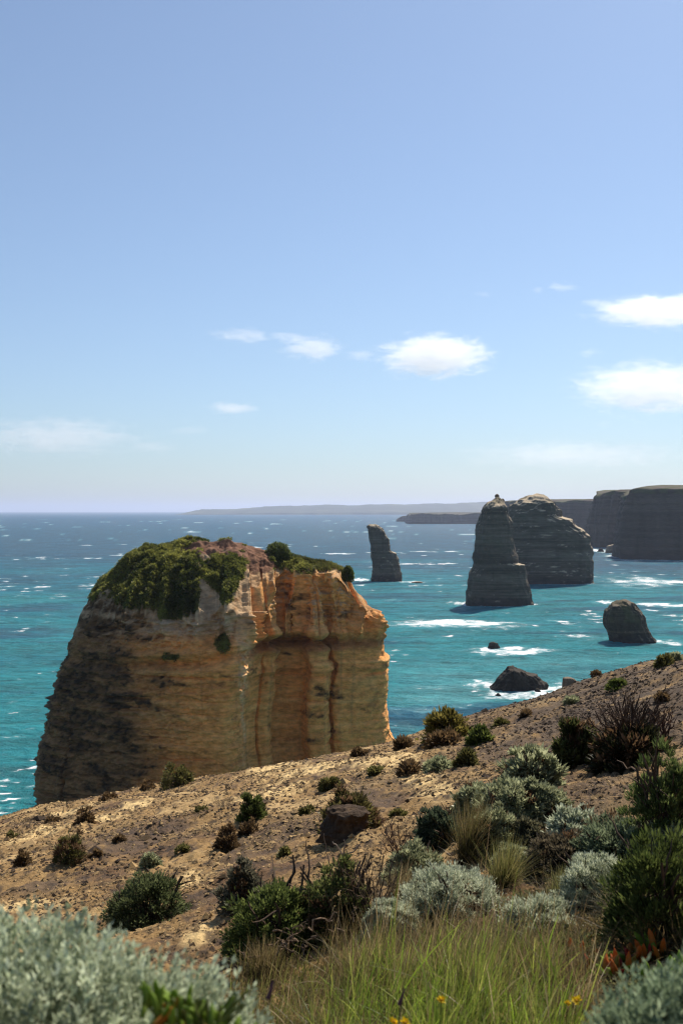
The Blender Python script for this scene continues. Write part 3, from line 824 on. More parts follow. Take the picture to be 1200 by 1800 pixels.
# ------------------------------------------------------------------ mainland cliffs
def cliff(name, label, pts, seed, step=2.0, rows=70, inland=(900, 500), colour=(0.070, 0.054, 0.042), mat=None, green=(0.075, 0.08, 0.035), amp=1.0):
    """pts: (x, y, top z) along the foot, from the viewer's right end to the left end; the land lies inland of it"""
    pts = np.array(pts, float)
    seg = np.hypot(*np.diff(pts[:, :2], axis=0).T)
    cum = np.concatenate([[0], np.cumsum(seg)])
    n = int(cum[-1] / step)
    a = np.linspace(0, cum[-1], n)
    px, py, pt = (np.interp(a, cum, pts[:, i]) for i in range(3))
    tx, ty = np.gradient(px), np.gradient(py)
    # round the corners
    ker = np.ones(9) / 9
    tx = np.convolve(np.pad(tx, 4, 'edge'), ker, 'valid'); ty = np.convolve(np.pad(ty, 4, 'edge'), ker, 'valid')
    ln = np.hypot(tx, ty); nx, ny = -ty / ln, tx / ln       # seaward when walking from right to left
    nx, ny = -nx, -ny
    sea_side = np.sign(np.mean(nx * -1.0 + ny * -1.0)) or 1
    nx, ny = nx * sea_side, ny * sea_side
    pt = pt + 3.0 * amp * np.tanh(3 * n2(a * 0.016, seed)) + 1.3 * amp * n2(a * 0.07, seed + 3) + 0.6 * amp * n2(a * 0.3, seed)
    r = np.linspace(0, 1, rows)[:, None]
    z = lerp(-3, pt[None, :], r)
    back = 10 * r ** 2.5 * amp
    A = np.repeat(a[None, :], rows, 0)
    zb = z + 1.5 * n2(A * 0.01, z * 0.03)
    d = amp * (6.0 * n2(A * 0.022 + seed, z * 0.008) + 4.0 * (1 - np.abs(n2(A * 0.07 + seed, z * 0.012))) + 0.8 * np.tanh(2.5 * n2(zb * 0.28, A * 0.004 + seed)) + 0.9 * fbm2(A * 0.14, z * 0.2, 3))
    d -= back + 0.0
    x = px[None, :] + nx[None, :] * d; y = py[None, :] + ny[None, :] * d
    rowsx, rowsy, rowsz = [x], [y], [z]
    for q in (0.004, 0.012, 0.03, 0.08, 0.2, 0.5, 1.0):
        rowsx.append((x[-1] + inland[0] * q)[None, :]); rowsy.append((y[-1] + inland[1] * q)[None, :])
        rowsz.append((pt + 2.5 * amp * min(q * 60, 1) + 3 * n2(a * 0.03, q * 9 + seed) * min(q * 20, 1))[None, :])
    V = np.stack([np.vstack(rowsx), np.vstack(rowsy), np.vstack(rowsz)], -1)
    nr = V.shape[0]
    V = V.reshape(-1, 3)
    rowid = np.repeat(np.arange(nr), n)
    x, y, z = V.T
    aa = np.tile(a, nr)
    col = np.tile(np.array(colour), (len(V), 1))
    b = n2(z * 0.16 + seed, aa * 0.004) + 0.5 * n2(z * 0.5, aa * 0.006)
    col = mixc(col, np.array(colour) * 1.6, 0.6 * sst(0.1, 0.8, b))
    col = mixc(col, np.array(colour) * 0.55, 0.6 * sst(0.1, 0.8, -b))
    s_ = n2(aa * 0.12, z * 0.02 + seed) + 0.4 * n2(aa * .4, z * .03)
    col = mixc(col, np.array(colour) * 0.5, 0.6 * sst(0.1, 0.8, s_))
    col = mixc(col, np.array(colour) * 1.7, 0.4 * sst(0.3, 0.9, -s_))
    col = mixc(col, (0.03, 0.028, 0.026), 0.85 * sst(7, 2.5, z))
    top = (rowid >= rows - 5).astype(float)
    col = mixc(col, green, 0.9 * top * sst(-0.5, 0.2, n2(aa * .1, z * .1)))
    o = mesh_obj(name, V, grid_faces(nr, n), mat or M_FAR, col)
    tag(o, label, kind='structure')
    return o

cliff('cliff', 'dark vertical mainland cliff rising at the right edge', [(640, 800, 74), (470, 880, 73), (370, 945, 70), (300, 940, 65), (263, 958, 62), (280, 1040, 61), (320, 1140, 62)], 2.0)
cliff('cliff', 'shaded mainland cliff behind the nearest one, flat topped', [(600, 1130, 70), (420, 1210, 69), (330, 1255, 69), (312, 1300, 68), (350, 1420, 67), (450, 1600, 65)], 7.0)
cliff('cliff', 'hazy farther cliff seen past the wide domed stack', [(900, 1700, 68), (560, 1850, 66), (430, 1900, 64), (330, 1980, 63), (330, 2200, 62), (500, 2600, 60)], 12.0, step=4)
def headland_pts(D, pairs):
    return [(X(px, D), D + dy, Z(py, D)) for px, py, dy in pairs]
HD = EYE * FPX / (921 - HOR)
cliff('headland', 'long low dark headland left of the tapering stack', headland_pts(HD, [(1010, 902, 60), (930, 902, 10), (843, 903.5, 0), (760, 903.5, 0), (722, 904, 0), (718, 904.5, 90), (730, 905, 500)]), 21.0, step=6, rows=40, inland=(500, 1500), colour=(0.10, 0.085, 0.07), green=(0.05, 0.055, 0.03))
cliff('headland', 'tiny low islet at the tip of the long headland', headland_pts(EYE * FPX / (917 - HOR), [(724, 908, 0), (706, 908, 0), (699, 911, 10), (701, 912, 200)]), 26.0, step=5, rows=24, inland=(120, 500), colour=(0.10, 0.085, 0.07), amp=.6)
# far coast: rolling forested hills 13 km away
def far_coast():
    D = 13500.0
    pxs = np.linspace(340, 1500, 500)
    top = np.interp(pxs, [340, 352, 400, 450, 470, 520, 600, 660, 700, 760, 830, 900, 1000, 1500], [901, 896, 895, 893, 890.5, 889, 887.5, 887, 886, 885.5, 884, 883, 881, 878])
    top = top + 0.55 * n2(pxs * 0.05, 3.0) + 0.25 * n2(pxs * 0.22, 5.0)
    zt = np.maximum(Z(top, D), -5)
    prof = np.array([(0, 0.0), (40, 0.22), (200, 0.30), (500, 0.5), (1000, 0.78), (1600, 1.0), (2600, 0.9), (4000, 0.4), (5000, 0.0)])
    k = np.linspace(0, 1, 36)
    yy = np.interp(k, np.linspace(0, 1, len(prof)), prof[:, 0]); hh = np.interp(k, np.linspace(0, 1, len(prof)), prof[:, 1])
    x = X(pxs, D)[None, :] + 0 * yy[:, None]; y = D - 1600 + yy[:, None] + 250 * n2(pxs * 0.03, 1.0)[None, :]
    z = -2 + hh[:, None] * (zt + 2)[None, :] * (1 + 0.16 * n2(x * 0.002, y * 0.004))
    V = np.stack([x, y, z], -1).reshape(-1, 3)
    c = np.tile(np.array([0.035, 0.05, 0.03]), (len(V), 1))
    c = mixc(c, (0.10, 0.11, 0.05), 0.8 * sst(0.1, 0.6, n2(V[:, 0] * 0.002, V[:, 1] * 0.003)))
    tag(mesh_obj('hills', V, grid_faces(len(yy), len(pxs)), M_COAST, c), 'pale blue wooded hills along the horizon', kind='structure')
far_coast()
build_sea()
# ================================================================== THINGS ON THE SLOPE
def gz(x, y):
    return ground(x, y)

# ------------------------------------------------------------------ loose gravel (far more than anyone could count)
def build_gravel():
    n = 120000
    # more stones per square metre close to the viewer
    y = 4.0 * np.exp(rng.uniform(0, 1, n) ** 0.8 * math.log(36 / 4.0))
    x = rng.uniform(-0.40, 0.40, n) * (y + 1.5)
    keep = n2(x * 0.8, y * 0.7) + 0.5 * n2(x * 2.5, y * 2.2) + rng.normal(0, 0.35, n) > -0.1
    x, y = x[keep], y[keep]; n = len(x)
    sz = (0.009 + 0.010 * rng.exponential(1.0, n)) * np.clip(y / 10, 0.7, 2.4)
    sz = np.minimum(sz, 0.06) * np.where(rng.uniform(0, 1, n) < 0.006, 1.8, 0.68)
    z, _ = ground_detail(x, y)
    o8 = np.array([(1, 0, 0), (0, 1, 0), (-1, 0, 0), (0, -1, 0), (0.2, 0.1, 0.8), (0, 0, -0.6)], float)
    f8 = np.array([(0, 1, 4), (1, 2, 4), (2, 3, 4), (3, 0, 4), (1, 0, 5), (2, 1, 5), (3, 2, 5), (0, 3, 5)])
    sh = o8[None] * (1 + rng.normal(0, 0.25, (n, 6, 1))) * sz[:, None, None]
    sh = sh * np.stack([rng.uniform(.8, 1.5, n), rng.uniform(.8, 1.3, n), rng.uniform(.5, .95, n)], 1)[:, None, :]
    a = rng.uniform(0, 6.28, n); ca, sa = np.cos(a)[:, None], np.sin(a)[:, None]
    sx = sh[..., 0] * ca - sh[..., 1] * sa; sy = sh[..., 0] * sa + sh[..., 1] * ca
    V = np.stack([sx + x[:, None], sy + y[:, None], sh[..., 2] + (z + 0.15 * sz)[:, None]], -1).reshape(-1, 3)
    F = (f8[None] + 6 * np.arange(n)[:, None, None]).reshape(-1, 3)
    t = np.clip(0.42 + 0.45 * n2(x * 0.5, y * 0.4) + rng.normal(0, 0.3, n) - 0.75 * right_gravel(x, y), 0, 1)
    c = lerp(np.array([0.060, 0.040, 0.026]), np.array([0.46, 0.31, 0.14]), t[:, None])
    c = c * rng.uniform(0.7, 1.2, (n, 1))
    o = mesh_obj('gravel', V, F, M_STONE, np.repeat(c, 6, 0), smooth=False)
    tag(o, 'loose ochre and dark gravel strewn over the slope', kind='stuff')
build_gravel()

# ------------------------------------------------------------------ plants
DARK = ((0.040, 0.060, 0.014), (0.165, 0.195, 0.048))
OLIVE = ((0.055, 0.055, 0.016), (0.190, 0.175, 0.060))
SILVER = ((0.240, 0.275, 0.175), (0.680, 0.720, 0.530))
GREYG = ((0.145, 0.162, 0.082), (0.470, 0.490, 0.285))
BROWN = ((0.070, 0.045, 0.022), (0.210, 0.135, 0.065))
MOSS = ((0.085, 0.075, 0.016), (0.250, 0.210, 0.055))

def spot(px, py, w):
    x, y, z = ground_hit(px, py)
    return x, y, z, w / FPX * y

def dome_points(n, rx, ry, h, seed, lump=0.22, low=-0.12):
    d = rng.normal(size=(n * 3, 3)); d /= np.linalg.norm(d, axis=1, keepdims=True)
    d = d[d[:, 2] > low][:n]
    m = 1 + lump * n3(d[:, 0] * 1.9 + seed, d[:, 1] * 1.9, d[:, 2] * 1.9 + seed) + lump * 0.6 * n3(d[:, 0] * 4.5, d[:, 1] * 4.5 + seed, d[:, 2] * 4.5)
    return d, d * m[:, None] * np.array([rx, ry, h])

def stem_tree(base, tip, r, seed, twigs=3, wig=0.12, sides=4, depth=1, n=7):
    """a crooked stem with side twigs, as one mesh"""
    base = np.array(base); tip = np.array(tip)
    L_ = np.linalg.norm(tip - base)
    t = np.linspace(0, 1, n)[:, None]
    pts = lerp(base, tip, t) + rng.normal(0, wig * L_ * 0.35, (n, 3)) * np.sin(t * np.pi) ** 0.5
    out = [tube(pts, r, r * 0.35, sides)]
    if depth > 0:
        for k in range(twigs):
            i = rng.integers(n // 3, n - 1)
            dv = (tip - base) / L_ + rng.normal(0, 0.55, 3)
            dv /= np.linalg.norm(dv)
            out += stem_tree(pts[i], pts[i] + dv * L_ * rng.uniform(0.25, 0.5), r * 0.5, seed, twigs, wig, 3, depth - 1, 5)
    return out

def bush(px, py, w, h, label, pal=DARK, clumps=60, per=60, leaf=(0.03, 0.01), rc=0.2, mat=None, name='shrub', cat='shrub', group='shrubs on the slope', stems=4, lump=0.34, core=True,
         up=0.35, wood=(0.075, 0.050, 0.034), deep=0.9, tip=0.0, topbare=0.0, low=-0.15, sink=0.06):
    x, y, z, W = spot(px, py, w)
    H = h / FPX * y
    rx = W / 2; ry = rx * deep
    cy_ = y + ry * 0.55
    z0 = float(gz(x, cy_)) - sink * H
    H = H + 0.0
    root = empty(name, (x, cy_, z0), label, cat, group)
    seed = (px * 0.013 + py * 0.007)
    d, p = dome_points(clumps, rx * 0.86, ry * 0.86, H * 0.90, seed, lump, low)
    fill = rng.uniform(0.72, 1.0, (len(p), 1)); p = p * fill
    ctr = p + np.array([x, cy_, z0])
    K = len(p)
    R_ = rc * (W * 0.5) * rng.uniform(0.6, 1.25, K)
    q = rng.normal(size=(K, per, 3)); q /= np.linalg.norm(q, axis=-1, keepdims=True)
    rad = R_[:, None, None] * rng.uniform(0.3, 1.0, (K, per, 1)) * np.where(rng.uniform(0, 1, (K, per, 1)) < .06, 1.7, 1.0)
    q2 = q + d[:, None, :] * 0.45
    pos = ctr[:, None, :] + q2 * rad * np.array([1, 1, 0.85])
    t = q * 0.75 + d[:, None, :] * 0.55 + np.array([0, 0, up])
    t /= np.linalg.norm(t, axis=-1, keepdims=True)
    sc = y / FPX * 100 / 0.55      # keep leaves readable
    tone = np.clip(rng.uniform(0.15, 0.85, (K, 1)) + rng.normal(0, 0.2, (K, per)), 0, 1)[..., None]
    c = lerp(np.array(pal[0]), np.array(pal[1]), tone) * rng.uniform(0.8, 1.2, (K, per, 1))
    deadm = rng.uniform(0, 1, (K, 1, 1)) < tip
    c = np.where(deadm, np.array([0.14, 0.085, 0.045]) * rng.uniform(0.6, 1.3, (K, per, 1)), c)
    V, F, C = leaves(pos.reshape(-1, 3), t.reshape(-1, 3), leaf[0], leaf[1], c.reshape(-1, 3))
    # leaves never go under the earth
    gzv = ground(V[:, 0], V[:, 1]); V[:, 2] = np.maximum(V[:, 2], gzv + 0.002)
    mesh_obj('foliage', V, F, mat or M_LEAF, C, root)
    if core:    # the dense dead twigs inside
        dd, pp = dome_points(int(140), rx * 0.62, ry * 0.62, H * 0.68, seed, lump, low)
        parts = []
        b0 = np.array([x, cy_, z0])
        for k in range(0, len(pp), 2):
            s_ = b0 + rng.normal(0, 0.12, 3) * np.array([rx, ry, 0.02]); e_ = b0 + pp[k] * rng.uniform(0.9, 1.35)
            m_ = 0.5 * (s_ + e_) + rng.normal(0, 0.08 * W, 3)
            parts.append(tube([s_, m_, e_], 0.012 * W + 0.002, 0.004 * W + 0.001, 3))
        Vt, Ft = join(parts)
        mesh_obj('twigs', Vt, Ft, M_WOOD, np.tile(np.array(wood) * 0.8, (len(Vt), 1)), root)
    for k in range(stems):
        a = rng.uniform(0, 6.28)
        tipp = np.array([x + rx * 0.8 * math.cos(a), cy_ + ry * 0.8 * math.sin(a), z0 + H * rng.uniform(0.5, 1.0 + topbare)])
        Vs, Fs = join(stem_tree((x + rng.normal(0, rx * 0.1), cy_ + rng.normal(0, ry * 0.1), z0 - 0.01), tipp, 0.012 + 0.012 * W, seed, 2))
        mesh_obj('stem', Vs, Fs, M_WOOD, np.tile(np.array(wood) * rng.uniform(0.8, 1.3), (len(Vs), 1)), root)
    return root

def blades(n, bx, by, bz, length, width, lean, spread, c_root, c_tip, seg=4, wind=(0.2, 0.0), rootspread=None, curl=0.6):
    """n grass blades rooted round (bx,by,bz); arrays allowed"""
    a = rng.uniform(0, 2 * np.pi, n)
    ln = length * rng.uniform(0.55, 1.15, n)
    el = np.abs(rng.normal(0, spread, n)) + lean
    dx = np.cos(a) * np.sin(el) + wind[0]; dy = np.sin(a) * np.sin(el) + wind[1]; dz = np.cos(np.minimum(el, 1.5))
    nn = np.sqrt(dx ** 2 + dy ** 2 + dz ** 2); dx, dy, dz = dx / nn, dy / nn, dz / nn
    s = np.linspace(0, 1, seg + 1)[None, :]
    drop = curl * rng.uniform(0.2, 1.0, n)[:, None] * s ** 2
    hx = dx[:, None] * ln[:, None] * (s + 0.5 * drop); hy = dy[:, None] * ln[:, None] * (s + 0.5 * drop)
    hz = ln[:, None] * (dz[:, None] * s - 0.55 * drop * np.hypot(dx, dy)[:, None] * 1.3)
    px = bx[:, None] + hx; py = by[:, None] + hy; pz = bz[:, None] + hz
    wa = a + np.pi / 2 + rng.normal(0, 0.8, n)
    wv = width * rng.uniform(0.6, 1.3, n)[:, None] * (1 - s ** 1.6 * 0.93) * 0.5
    ox, oy = np.cos(wa)[:, None] * wv, np.sin(wa)[:, None] * wv
    L_ = np.stack([px - ox, py - oy, pz], -1); R2 = np.stack([px + ox, py + oy, pz], -1)
    V = np.stack([L_, R2], 2).reshape(-1, 3)
    k = np.arange(seg)[None, :] * 2 + (np.arange(n) * (seg + 1) * 2)[:, None]
    F = np.stack([k, k + 1, k + 3, k + 2], -1).reshape(-1, 4)
    c = lerp(np.asarray(c_root)[:, None, :], np.asarray(c_tip)[:, None, :], (s ** 1.1)[..., None])
    C = np.repeat(c[:, :, None, :], 2, 2).reshape(-1, 3)
    return V, F, C

def pal_pick(cols, n, probs=None):
    cols = np.array(cols)
    return cols[rng.choice(len(cols), n, p=probs)] * rng.uniform(0.7, 1.3, (n, 1))

def tussock(px, py, w, h, label, n=500, roots=((0.10, 0.085, 0.03),), tips=((0.25, 0.19, 0.09),), name='grass_tussock', wind=(0.15, 0), spread=0.4, width=0.004, group='grass tussocks', curl=0.7):
    x, y, z, W = spot(px, py, w)
    H = h / FPX * y
    root = empty(name, (x, y + W * 0.2, z), label, 'grass', group)
    rr = W * 0.16 * np.sqrt(rng.uniform(0, 1, n)); a = rng.uniform(0, 6.28, n)
    bx = x + rr * np.cos(a); by = y + W * 0.2 + rr * np.sin(a)
    V, F, C = blades(n, bx, by, ground(bx, by) - 0.01, H * 1.25, width, 0.05, spread, pal_pick(roots, n), pal_pick(tips, n), 5, wind, curl=curl)
    mesh_obj('blades', V, F, M_GRASS, C, root)
    m = n // 5
    rr = W * 0.2 * np.sqrt(rng.uniform(0, 1, m)); a = rng.uniform(0, 6.28, m)
    bx = x + rr * np.cos(a); by = y + W * 0.2 + rr * np.sin(a)
    V, F, C = blades(m, bx, by, ground(bx, by) - 0.01, H * 0.6, width, 0.4, 0.6, pal_pick(((0.10, 0.07, 0.035),), m), pal_pick(((0.20, 0.14, 0.07),), m), 4, wind, curl=1.0)
    mesh_obj('dead_thatch', V, F, M_GRASS, C, root)
    return root

def dead_bush(px, py, w, h, label, n=26, r=0.012, depth=3, tw=3, col=(0.060, 0.038, 0.026), name='dead_shrub', spread=0.62):
    x, y, z, W = spot(px, py, w)
    H = h / FPX * y
    root = empty(name, (x, y + W * 0.25, z), label, 'dead shrub', 'bare twiggy shrubs')
    y += W * 0.25; z = float(gz(x, y))
    for k in range(n):
        a = rng.uniform(0, 6.28); s_ = spread * math.sqrt(rng.uniform(0, 1))
        tip = (x + W * s_ * math.cos(a), y + W * 0.8 * s_ * math.sin(a), z + H * (1.05 - 0.75 * s_ ** 2) * rng.uniform(0.75, 1.05))
        V, F = join(stem_tree((x + rng.normal(0, 0.06 * W), y + rng.normal(0, .06 * W), z - 0.02), tip, r, 0, tw, 0.10, 4, depth, 6))
        mesh_obj('branch', V, F, M_WOOD, np.tile(np.array(col) * rng.uniform(0.7, 1.4), (len(V), 1)), root)
    return root

def lf(py, k=1.0):      # leaf size that suits the distance
    _, y, _ = ground_hit(600, py)
    return (0.0042 * y * k + 0.006, 0.0016 * y * k + 0.002)

# crest and upper slope
G_S = 'small plants dotted over the slope'
bush(310, 1384, 60, 36, 'round dark olive bush on the crest in front of the stack', OLIVE, 60, 50, lf(1384), group=G_S, stems=3)
bush(258, 1390, 26, 16, 'low brown tuft on the crest left of the round olive bush', BROWN, 24, 30, lf(1390), group=G_S, stems=1)
bush(190, 1408, 28, 15, 'flat brown tuft on the crest, farthest left one on the edge', BROWN, 24, 30, lf(1408), group=G_S, stems=1)
bush(147, 1450, 32, 30, 'brown prickly tuft beside a pale bare patch of crust', BROWN, 36, 40, lf(1450), group=G_S, stems=2, tip=.3)
bush(92, 1449, 28, 11, 'low flat dark cushion left of the prickly brown tuft', BROWN, 24, 30, lf(1449), group=G_S, stems=1)
bush(38, 1524, 26, 26, 'small dark tuft close to the left edge of the slope', BROWN, 30, 40, lf(1524), group=G_S, stems=2)
bush(118, 1520, 60, 50, 'spiky dark bush with long shadow on the lower left slope', OLIVE, 60, 50, lf(1520), group=G_S, stems=4, tip=.35, lump=.4)
bush(262, 1527, 34, 26, 'small grey green tuft above the big dark mound', GREYG, 40, 40, lf(1527), group=G_S, stems=2)
bush(168, 1508, 20, 12, 'tiny dark tuft right of the spiky dark bush', BROWN, 20, 30, lf(1508), group=G_S, stems=1)
bush(443, 1442, 48, 40, 'bright green tuft on open gravel below the stack', ((.04, .06, .015), (.13, .15, .045)), 50, 50, lf(1442), group=G_S, stems=3, up=.7)
bush(399, 1497, 42, 42, 'dark brown ragged clump with a hard shadow', BROWN, 46, 50, lf(1497), group=G_S, stems=3, tip=.2)
bush(436, 1470, 32, 24, 'light brown crumbly clump right of the ragged one', BROWN, 30, 40, lf(1470), group=G_S, stems=1)
bush(580, 1390, 36, 20, 'low olive tuft on pale ground above the dark hollow', OLIVE, 30, 40, lf(1390), group=G_S, stems=1)
bush(355, 1430, 18, 9, 'tiny low tuft on open gravel left of the bright green one', OLIVE, 16, 30, lf(1430), group=G_S, stems=1)
bush(632, 1331, 24, 12, 'small brown tuft on the crest under the right end of the stack', BROWN, 20, 30, lf(1331), group=G_S, stems=1)
bush(708, 1318, 22, 15, 'small dark brown tuft on the crest right of the stack', BROWN, 24, 30, lf(1318), group=G_S, stems=1)
bush(785, 1303, 70, 54, 'domed yellow green bush on the crest against the sea', MOSS, 80, 50, lf(1303), group=G_S, stems=3, rc=.22)
bush(782, 1315, 52, 26, 'brown dead cushion in front of the domed yellow green bush', BROWN, 40, 40, lf(1315), group=G_S, stems=1)
bush(845, 1310, 32, 24, 'small leafy green tuft right of the domed yellow green bush', DARK, 36, 40, lf(1310), group=G_S, stems=2, up=.7)
bush(820, 1348, 32, 26, 'small dark tuft below the leafy green one', OLIVE, 36, 40, lf(1348), group=G_S, stems=2)
bush(775, 1356, 56, 13, 'flat grey green mat on bare earth', GREYG, 40, 40, lf(1356), group=G_S, stems=1)
bush(722, 1362, 44, 24, 'thin dry sprig clump left of the flat grey mat', BROWN, 30, 24, lf(1362), group=G_S, stems=4, topbare=.3)
bush(1170, 1172, 34, 22, 'green bush on the skyline at the right edge', OLIVE, 40, 40, lf(1250), group=G_S, stems=2)
bush(1185, 1164, 24, 14, 'smaller bush just behind the skyline bush', GREYG, 30, 30, lf(1250), group=G_S, stems=1)
bush(1050, 1187, 18, 9, 'tiny dry tuft on the skyline between rock and bush', BROWN, 18, 24, lf(1250), group=G_S, stems=1)
bush(1085, 1213, 36, 14, 'low dark flat plant on the upper right slope', DARK, 30, 30, lf(1250), group=G_S, stems=1)
bush(1005, 1238, 20, 12, 'small grey tuft on dark gravel above the round grey bush', GREYG, 24, 30, lf(1260), group=G_S, stems=1)
bush(1165, 1235, 22, 12, 'small brown tuft right of the bare thicket', BROWN, 24, 30, lf(1260), group=G_S, stems=1)
for (px, py, w, h, lab) in ((660, 1362, 18, 9, 'tiny brown tuft on pale ground right of the low olive tuft'), (540, 1432, 22, 11, 'tiny dark tuft on dark gravel left of the earth mound'), (320, 1500, 20, 11, 'tiny brown tuft on open ground left of the ragged clump'),
                            (210, 1480, 18, 9, 'tiny dark tuft right above the spiky dark bush'), (880, 1282, 18, 10, 'tiny tuft on the crest right of the leafy green one'), (925, 1262, 16, 8, 'tiny tuft on the crest left of the jagged sea rock'), (700, 1440, 24, 12, 'tiny brown tuft right of the earth mound'),
                            (500, 1505, 20, 11, 'tiny dark tuft above the leafy thicket'), (20, 1475, 22, 10, 'tiny dark tuft on pale ground at the left edge')):
    bush(px, py, w, h, lab, BROWN if px % 20 else OLIVE, 18, 26, lf(py), group=G_S, stems=1, core=False)

# eroded earth mound with a shrub on top
def earth_mound(px, py, w, h, label):
    x, y, z, W = spot(px, py, w)
    H = h / FPX * y
    root = empty('earth_mound', (x, y + W * .3, z), label, 'mound')
    nu, nv = 90, 50
    u = np.linspace(0, 2 * np.pi, nu, endpoint=False)[None, :]; v = np.linspace(0, 1, nv)[:, None]
    rad = np.interp(v, [0, .25, .5, .72, .86, 1], [1.15, .95, .86, .92, .62, 0.0])
    zz = np.interp(v, [0, .25, .5, .72, .86, 1], [-.12, .25, .6, .9, 1.02, 1.05])
    cx = np.cos(u) * rad; cyy = np.sin(u) * rad
    m = 1 + 0.28 * fbm3(cx * 1.3 + 4, cyy * 1.3, zz * 1.8 + 0 * u, 4, .6) + 0.0
    xx = x + cx * m * W * 0.5; yy = y + W * .3 + cyy * m * W * 0.45; z3 = z + zz * H + 0.06 * H * fbm3(cx * 3, cyy * 3, zz * 3 + 0 * u, 2)
    V = np.stack([xx, yy, z3], -1).reshape(-1, 3)
    c = np.tile(np.array([0.065, 0.042, 0.026]), (len(V), 1))
    c = mixc(c, (0.12, 0.078, 0.044), sst(0, .6, fbm3(*(V.T * 6), 3)))
    mesh_obj('earth', V, grid_faces(nv, nu, True), M_GROUND, c, root)
    return root
earth_mound(608, 1478, 80, 50, 'dark eroded earth mound with undercut shaded front')
bush(616, 1466, 96, 74, 'low olive shrub growing on the dark earth mound', ((.05, .042, .016), (.16, .14, .05)), 110, 50, lf(1440), group=G_S, stems=5, low=.12, lump=.4, tip=.3)
earth_mound(455, 1420, 26, 9, 'small brown earth clod below the pale strip of crust')
earth_mound(1000, 1300, 26, 9, 'small brown earth clod on dark gravel by the bare thicket')

# middle slope
G_M = 'shrubs in the middle of the slope'
bush(425, 1602, 84, 80, 'round grey brown bush alone on bare ground', ((.06, .06, .04), (.20, .19, .13)), 110, 60, lf(1600), group=G_M, rc=.17, tip=.25)
bush(255, 1632, 155, 96, 'long dark green mound behind the silvery bush', ((.042, .060, .022), (.170, .195, .084)), 240, 70, lf(1620, .8), group=G_M, rc=.13, lump=.15)
bush(938, 1392, 112, 82, 'round grey green bush with dark shadow on gravel', GREYG, 170, 60, lf(1390, .9), group=G_M, rc=.15, tip=.12)
bush(1015, 1348, 66, 88, 'upright green shrub left of the bare thicket', ((.03, .04, .012), (.11, .12, .04)), 80, 60, lf(1345), group=G_M, tip=.3, lump=.35, stems=6, up=.7)
dead_bush(1112, 1340, 120, 118, 'large dark bare thicket on the right of the slope', 34, 0.016, 3, 3)
bush(1115, 1344, 130, 62, 'dark leafy undergrowth at the foot of the bare thicket', ((.014, .018, .008), (.05, .05, .02)), 90, 60, lf(1340), group=G_M, tip=.3)
dead_bush(1172, 1300, 56, 52, 'smaller reddish bare thicket at the right edge', 12, 0.010, 2, 3, (0.09, 0.045, 0.028))

# cluster of grey green cushions
G_C = 'grey green cushion shrubs'
for (px, py, w, h, lab, pal) in (
        (838, 1432, 62, 50, 'grey green cushion, upper left of the cluster below the round bush', GREYG),
        (905, 1455, 112, 74, 'largest grey green cushion in the middle of the cluster', GREYG),
        (955, 1440, 74, 58, 'grey green cushion, upper right of the cluster', GREYG),
        (770, 1490, 74, 64, 'dark blue green cushion left of the brown tussock', ((.03, .05, .028), (.12, .15, .09))),
        (880, 1505, 90, 70, 'grey green cushion right of the brown tussock', GREYG),
        (935, 1500, 66, 50, 'brownish cushion at the lower right of the cluster', ((.06, .06, .035), (.17, .16, .09))),
        (1020, 1487, 96, 58, 'pale grey cushion between the cluster and the tall right shrub', SILVER),
        (730, 1548, 92, 54, 'grey green cushion left of the silver mound', GREYG),
        (905, 1535, 60, 40, 'small dim cushion tucked below the cluster', GREYG),
        (1000, 1530, 110, 48, 'dull brown cushion under the pale grey one', ((.06, .05, .03), (.17, .14, .09))),
        (1100, 1520, 150, 62, 'wide pale green cushion below the tall right shrub', ((.10, .13, .07), (.26, .31, .18))),
        (1190, 1515, 110, 56, 'grey cushion at the right edge under the tall shrub', GREYG)):
    bush(px, py, w * 1.22, h * 1.04, lab, pal, 240 if w > 80 else 150, 60, lf(py, .75), rc=.125, group=G_C, mat=M_SILVER, stems=2, lump=.3, tip=.07, deep=1.0)
tussock(822, 1520, 96, 96, 'brown green grass tussock leaning right among the cushions', 900, ((.07, .065, .02), (.12, .09, .04)), ((.20, .15, .07), (.13, .12, .04)), wind=(.18, 0), spread=.30)
tussock(885, 1570, 110, 84, 'yellow green open tussock below the cushion cluster', 600, ((.12, .13, .03), (.16, .13, .05)), ((.30, .25, .10), (.22, .22, .07)), spread=.42)
tussock(1085, 1470, 100, 52, 'blond dry tussock left of the tall right shrub', 500, ((.2, .15, .08),), ((.42, .33, .20), (.3, .22, .12)), spread=.6, wind=(-.2, 0))
tussock(985, 1600, 110, 60, 'olive tussock between the silver mounds', 500, ((.09, .1, .03),), ((.25, .22, .1), (.18, .18, .06)), spread=.5)
tussock(1110, 1620, 180, 70, 'fallen pale grass fanned before the dark right shrub', 700, ((.12, .1, .05),), ((.38, .32, .2), (.22, .2, .09)), spread=1.0, wind=(-.5, -.1), curl=.9)
tussock(700, 1590, 80, 60, 'dry tan tussock beside the leafy thicket', 500, ((.12, .09, .04),), ((.32, .24, .13), (.2, .17, .07)), spread=.6)
tussock(460, 1725, 130, 56, 'straw coloured tussock in front of the leafy thicket', 900, ((.10, .07, .03), (.12, .10, .03)), ((.34, .25, .13), (.24, .2, .08)), spread=.6)
dead_bush(700, 1510, 80, 62, 'thin brown dead twigs left of the dark blue green cushion', 14, 0.006, 2, 3, (0.10, 0.06, 0.04))

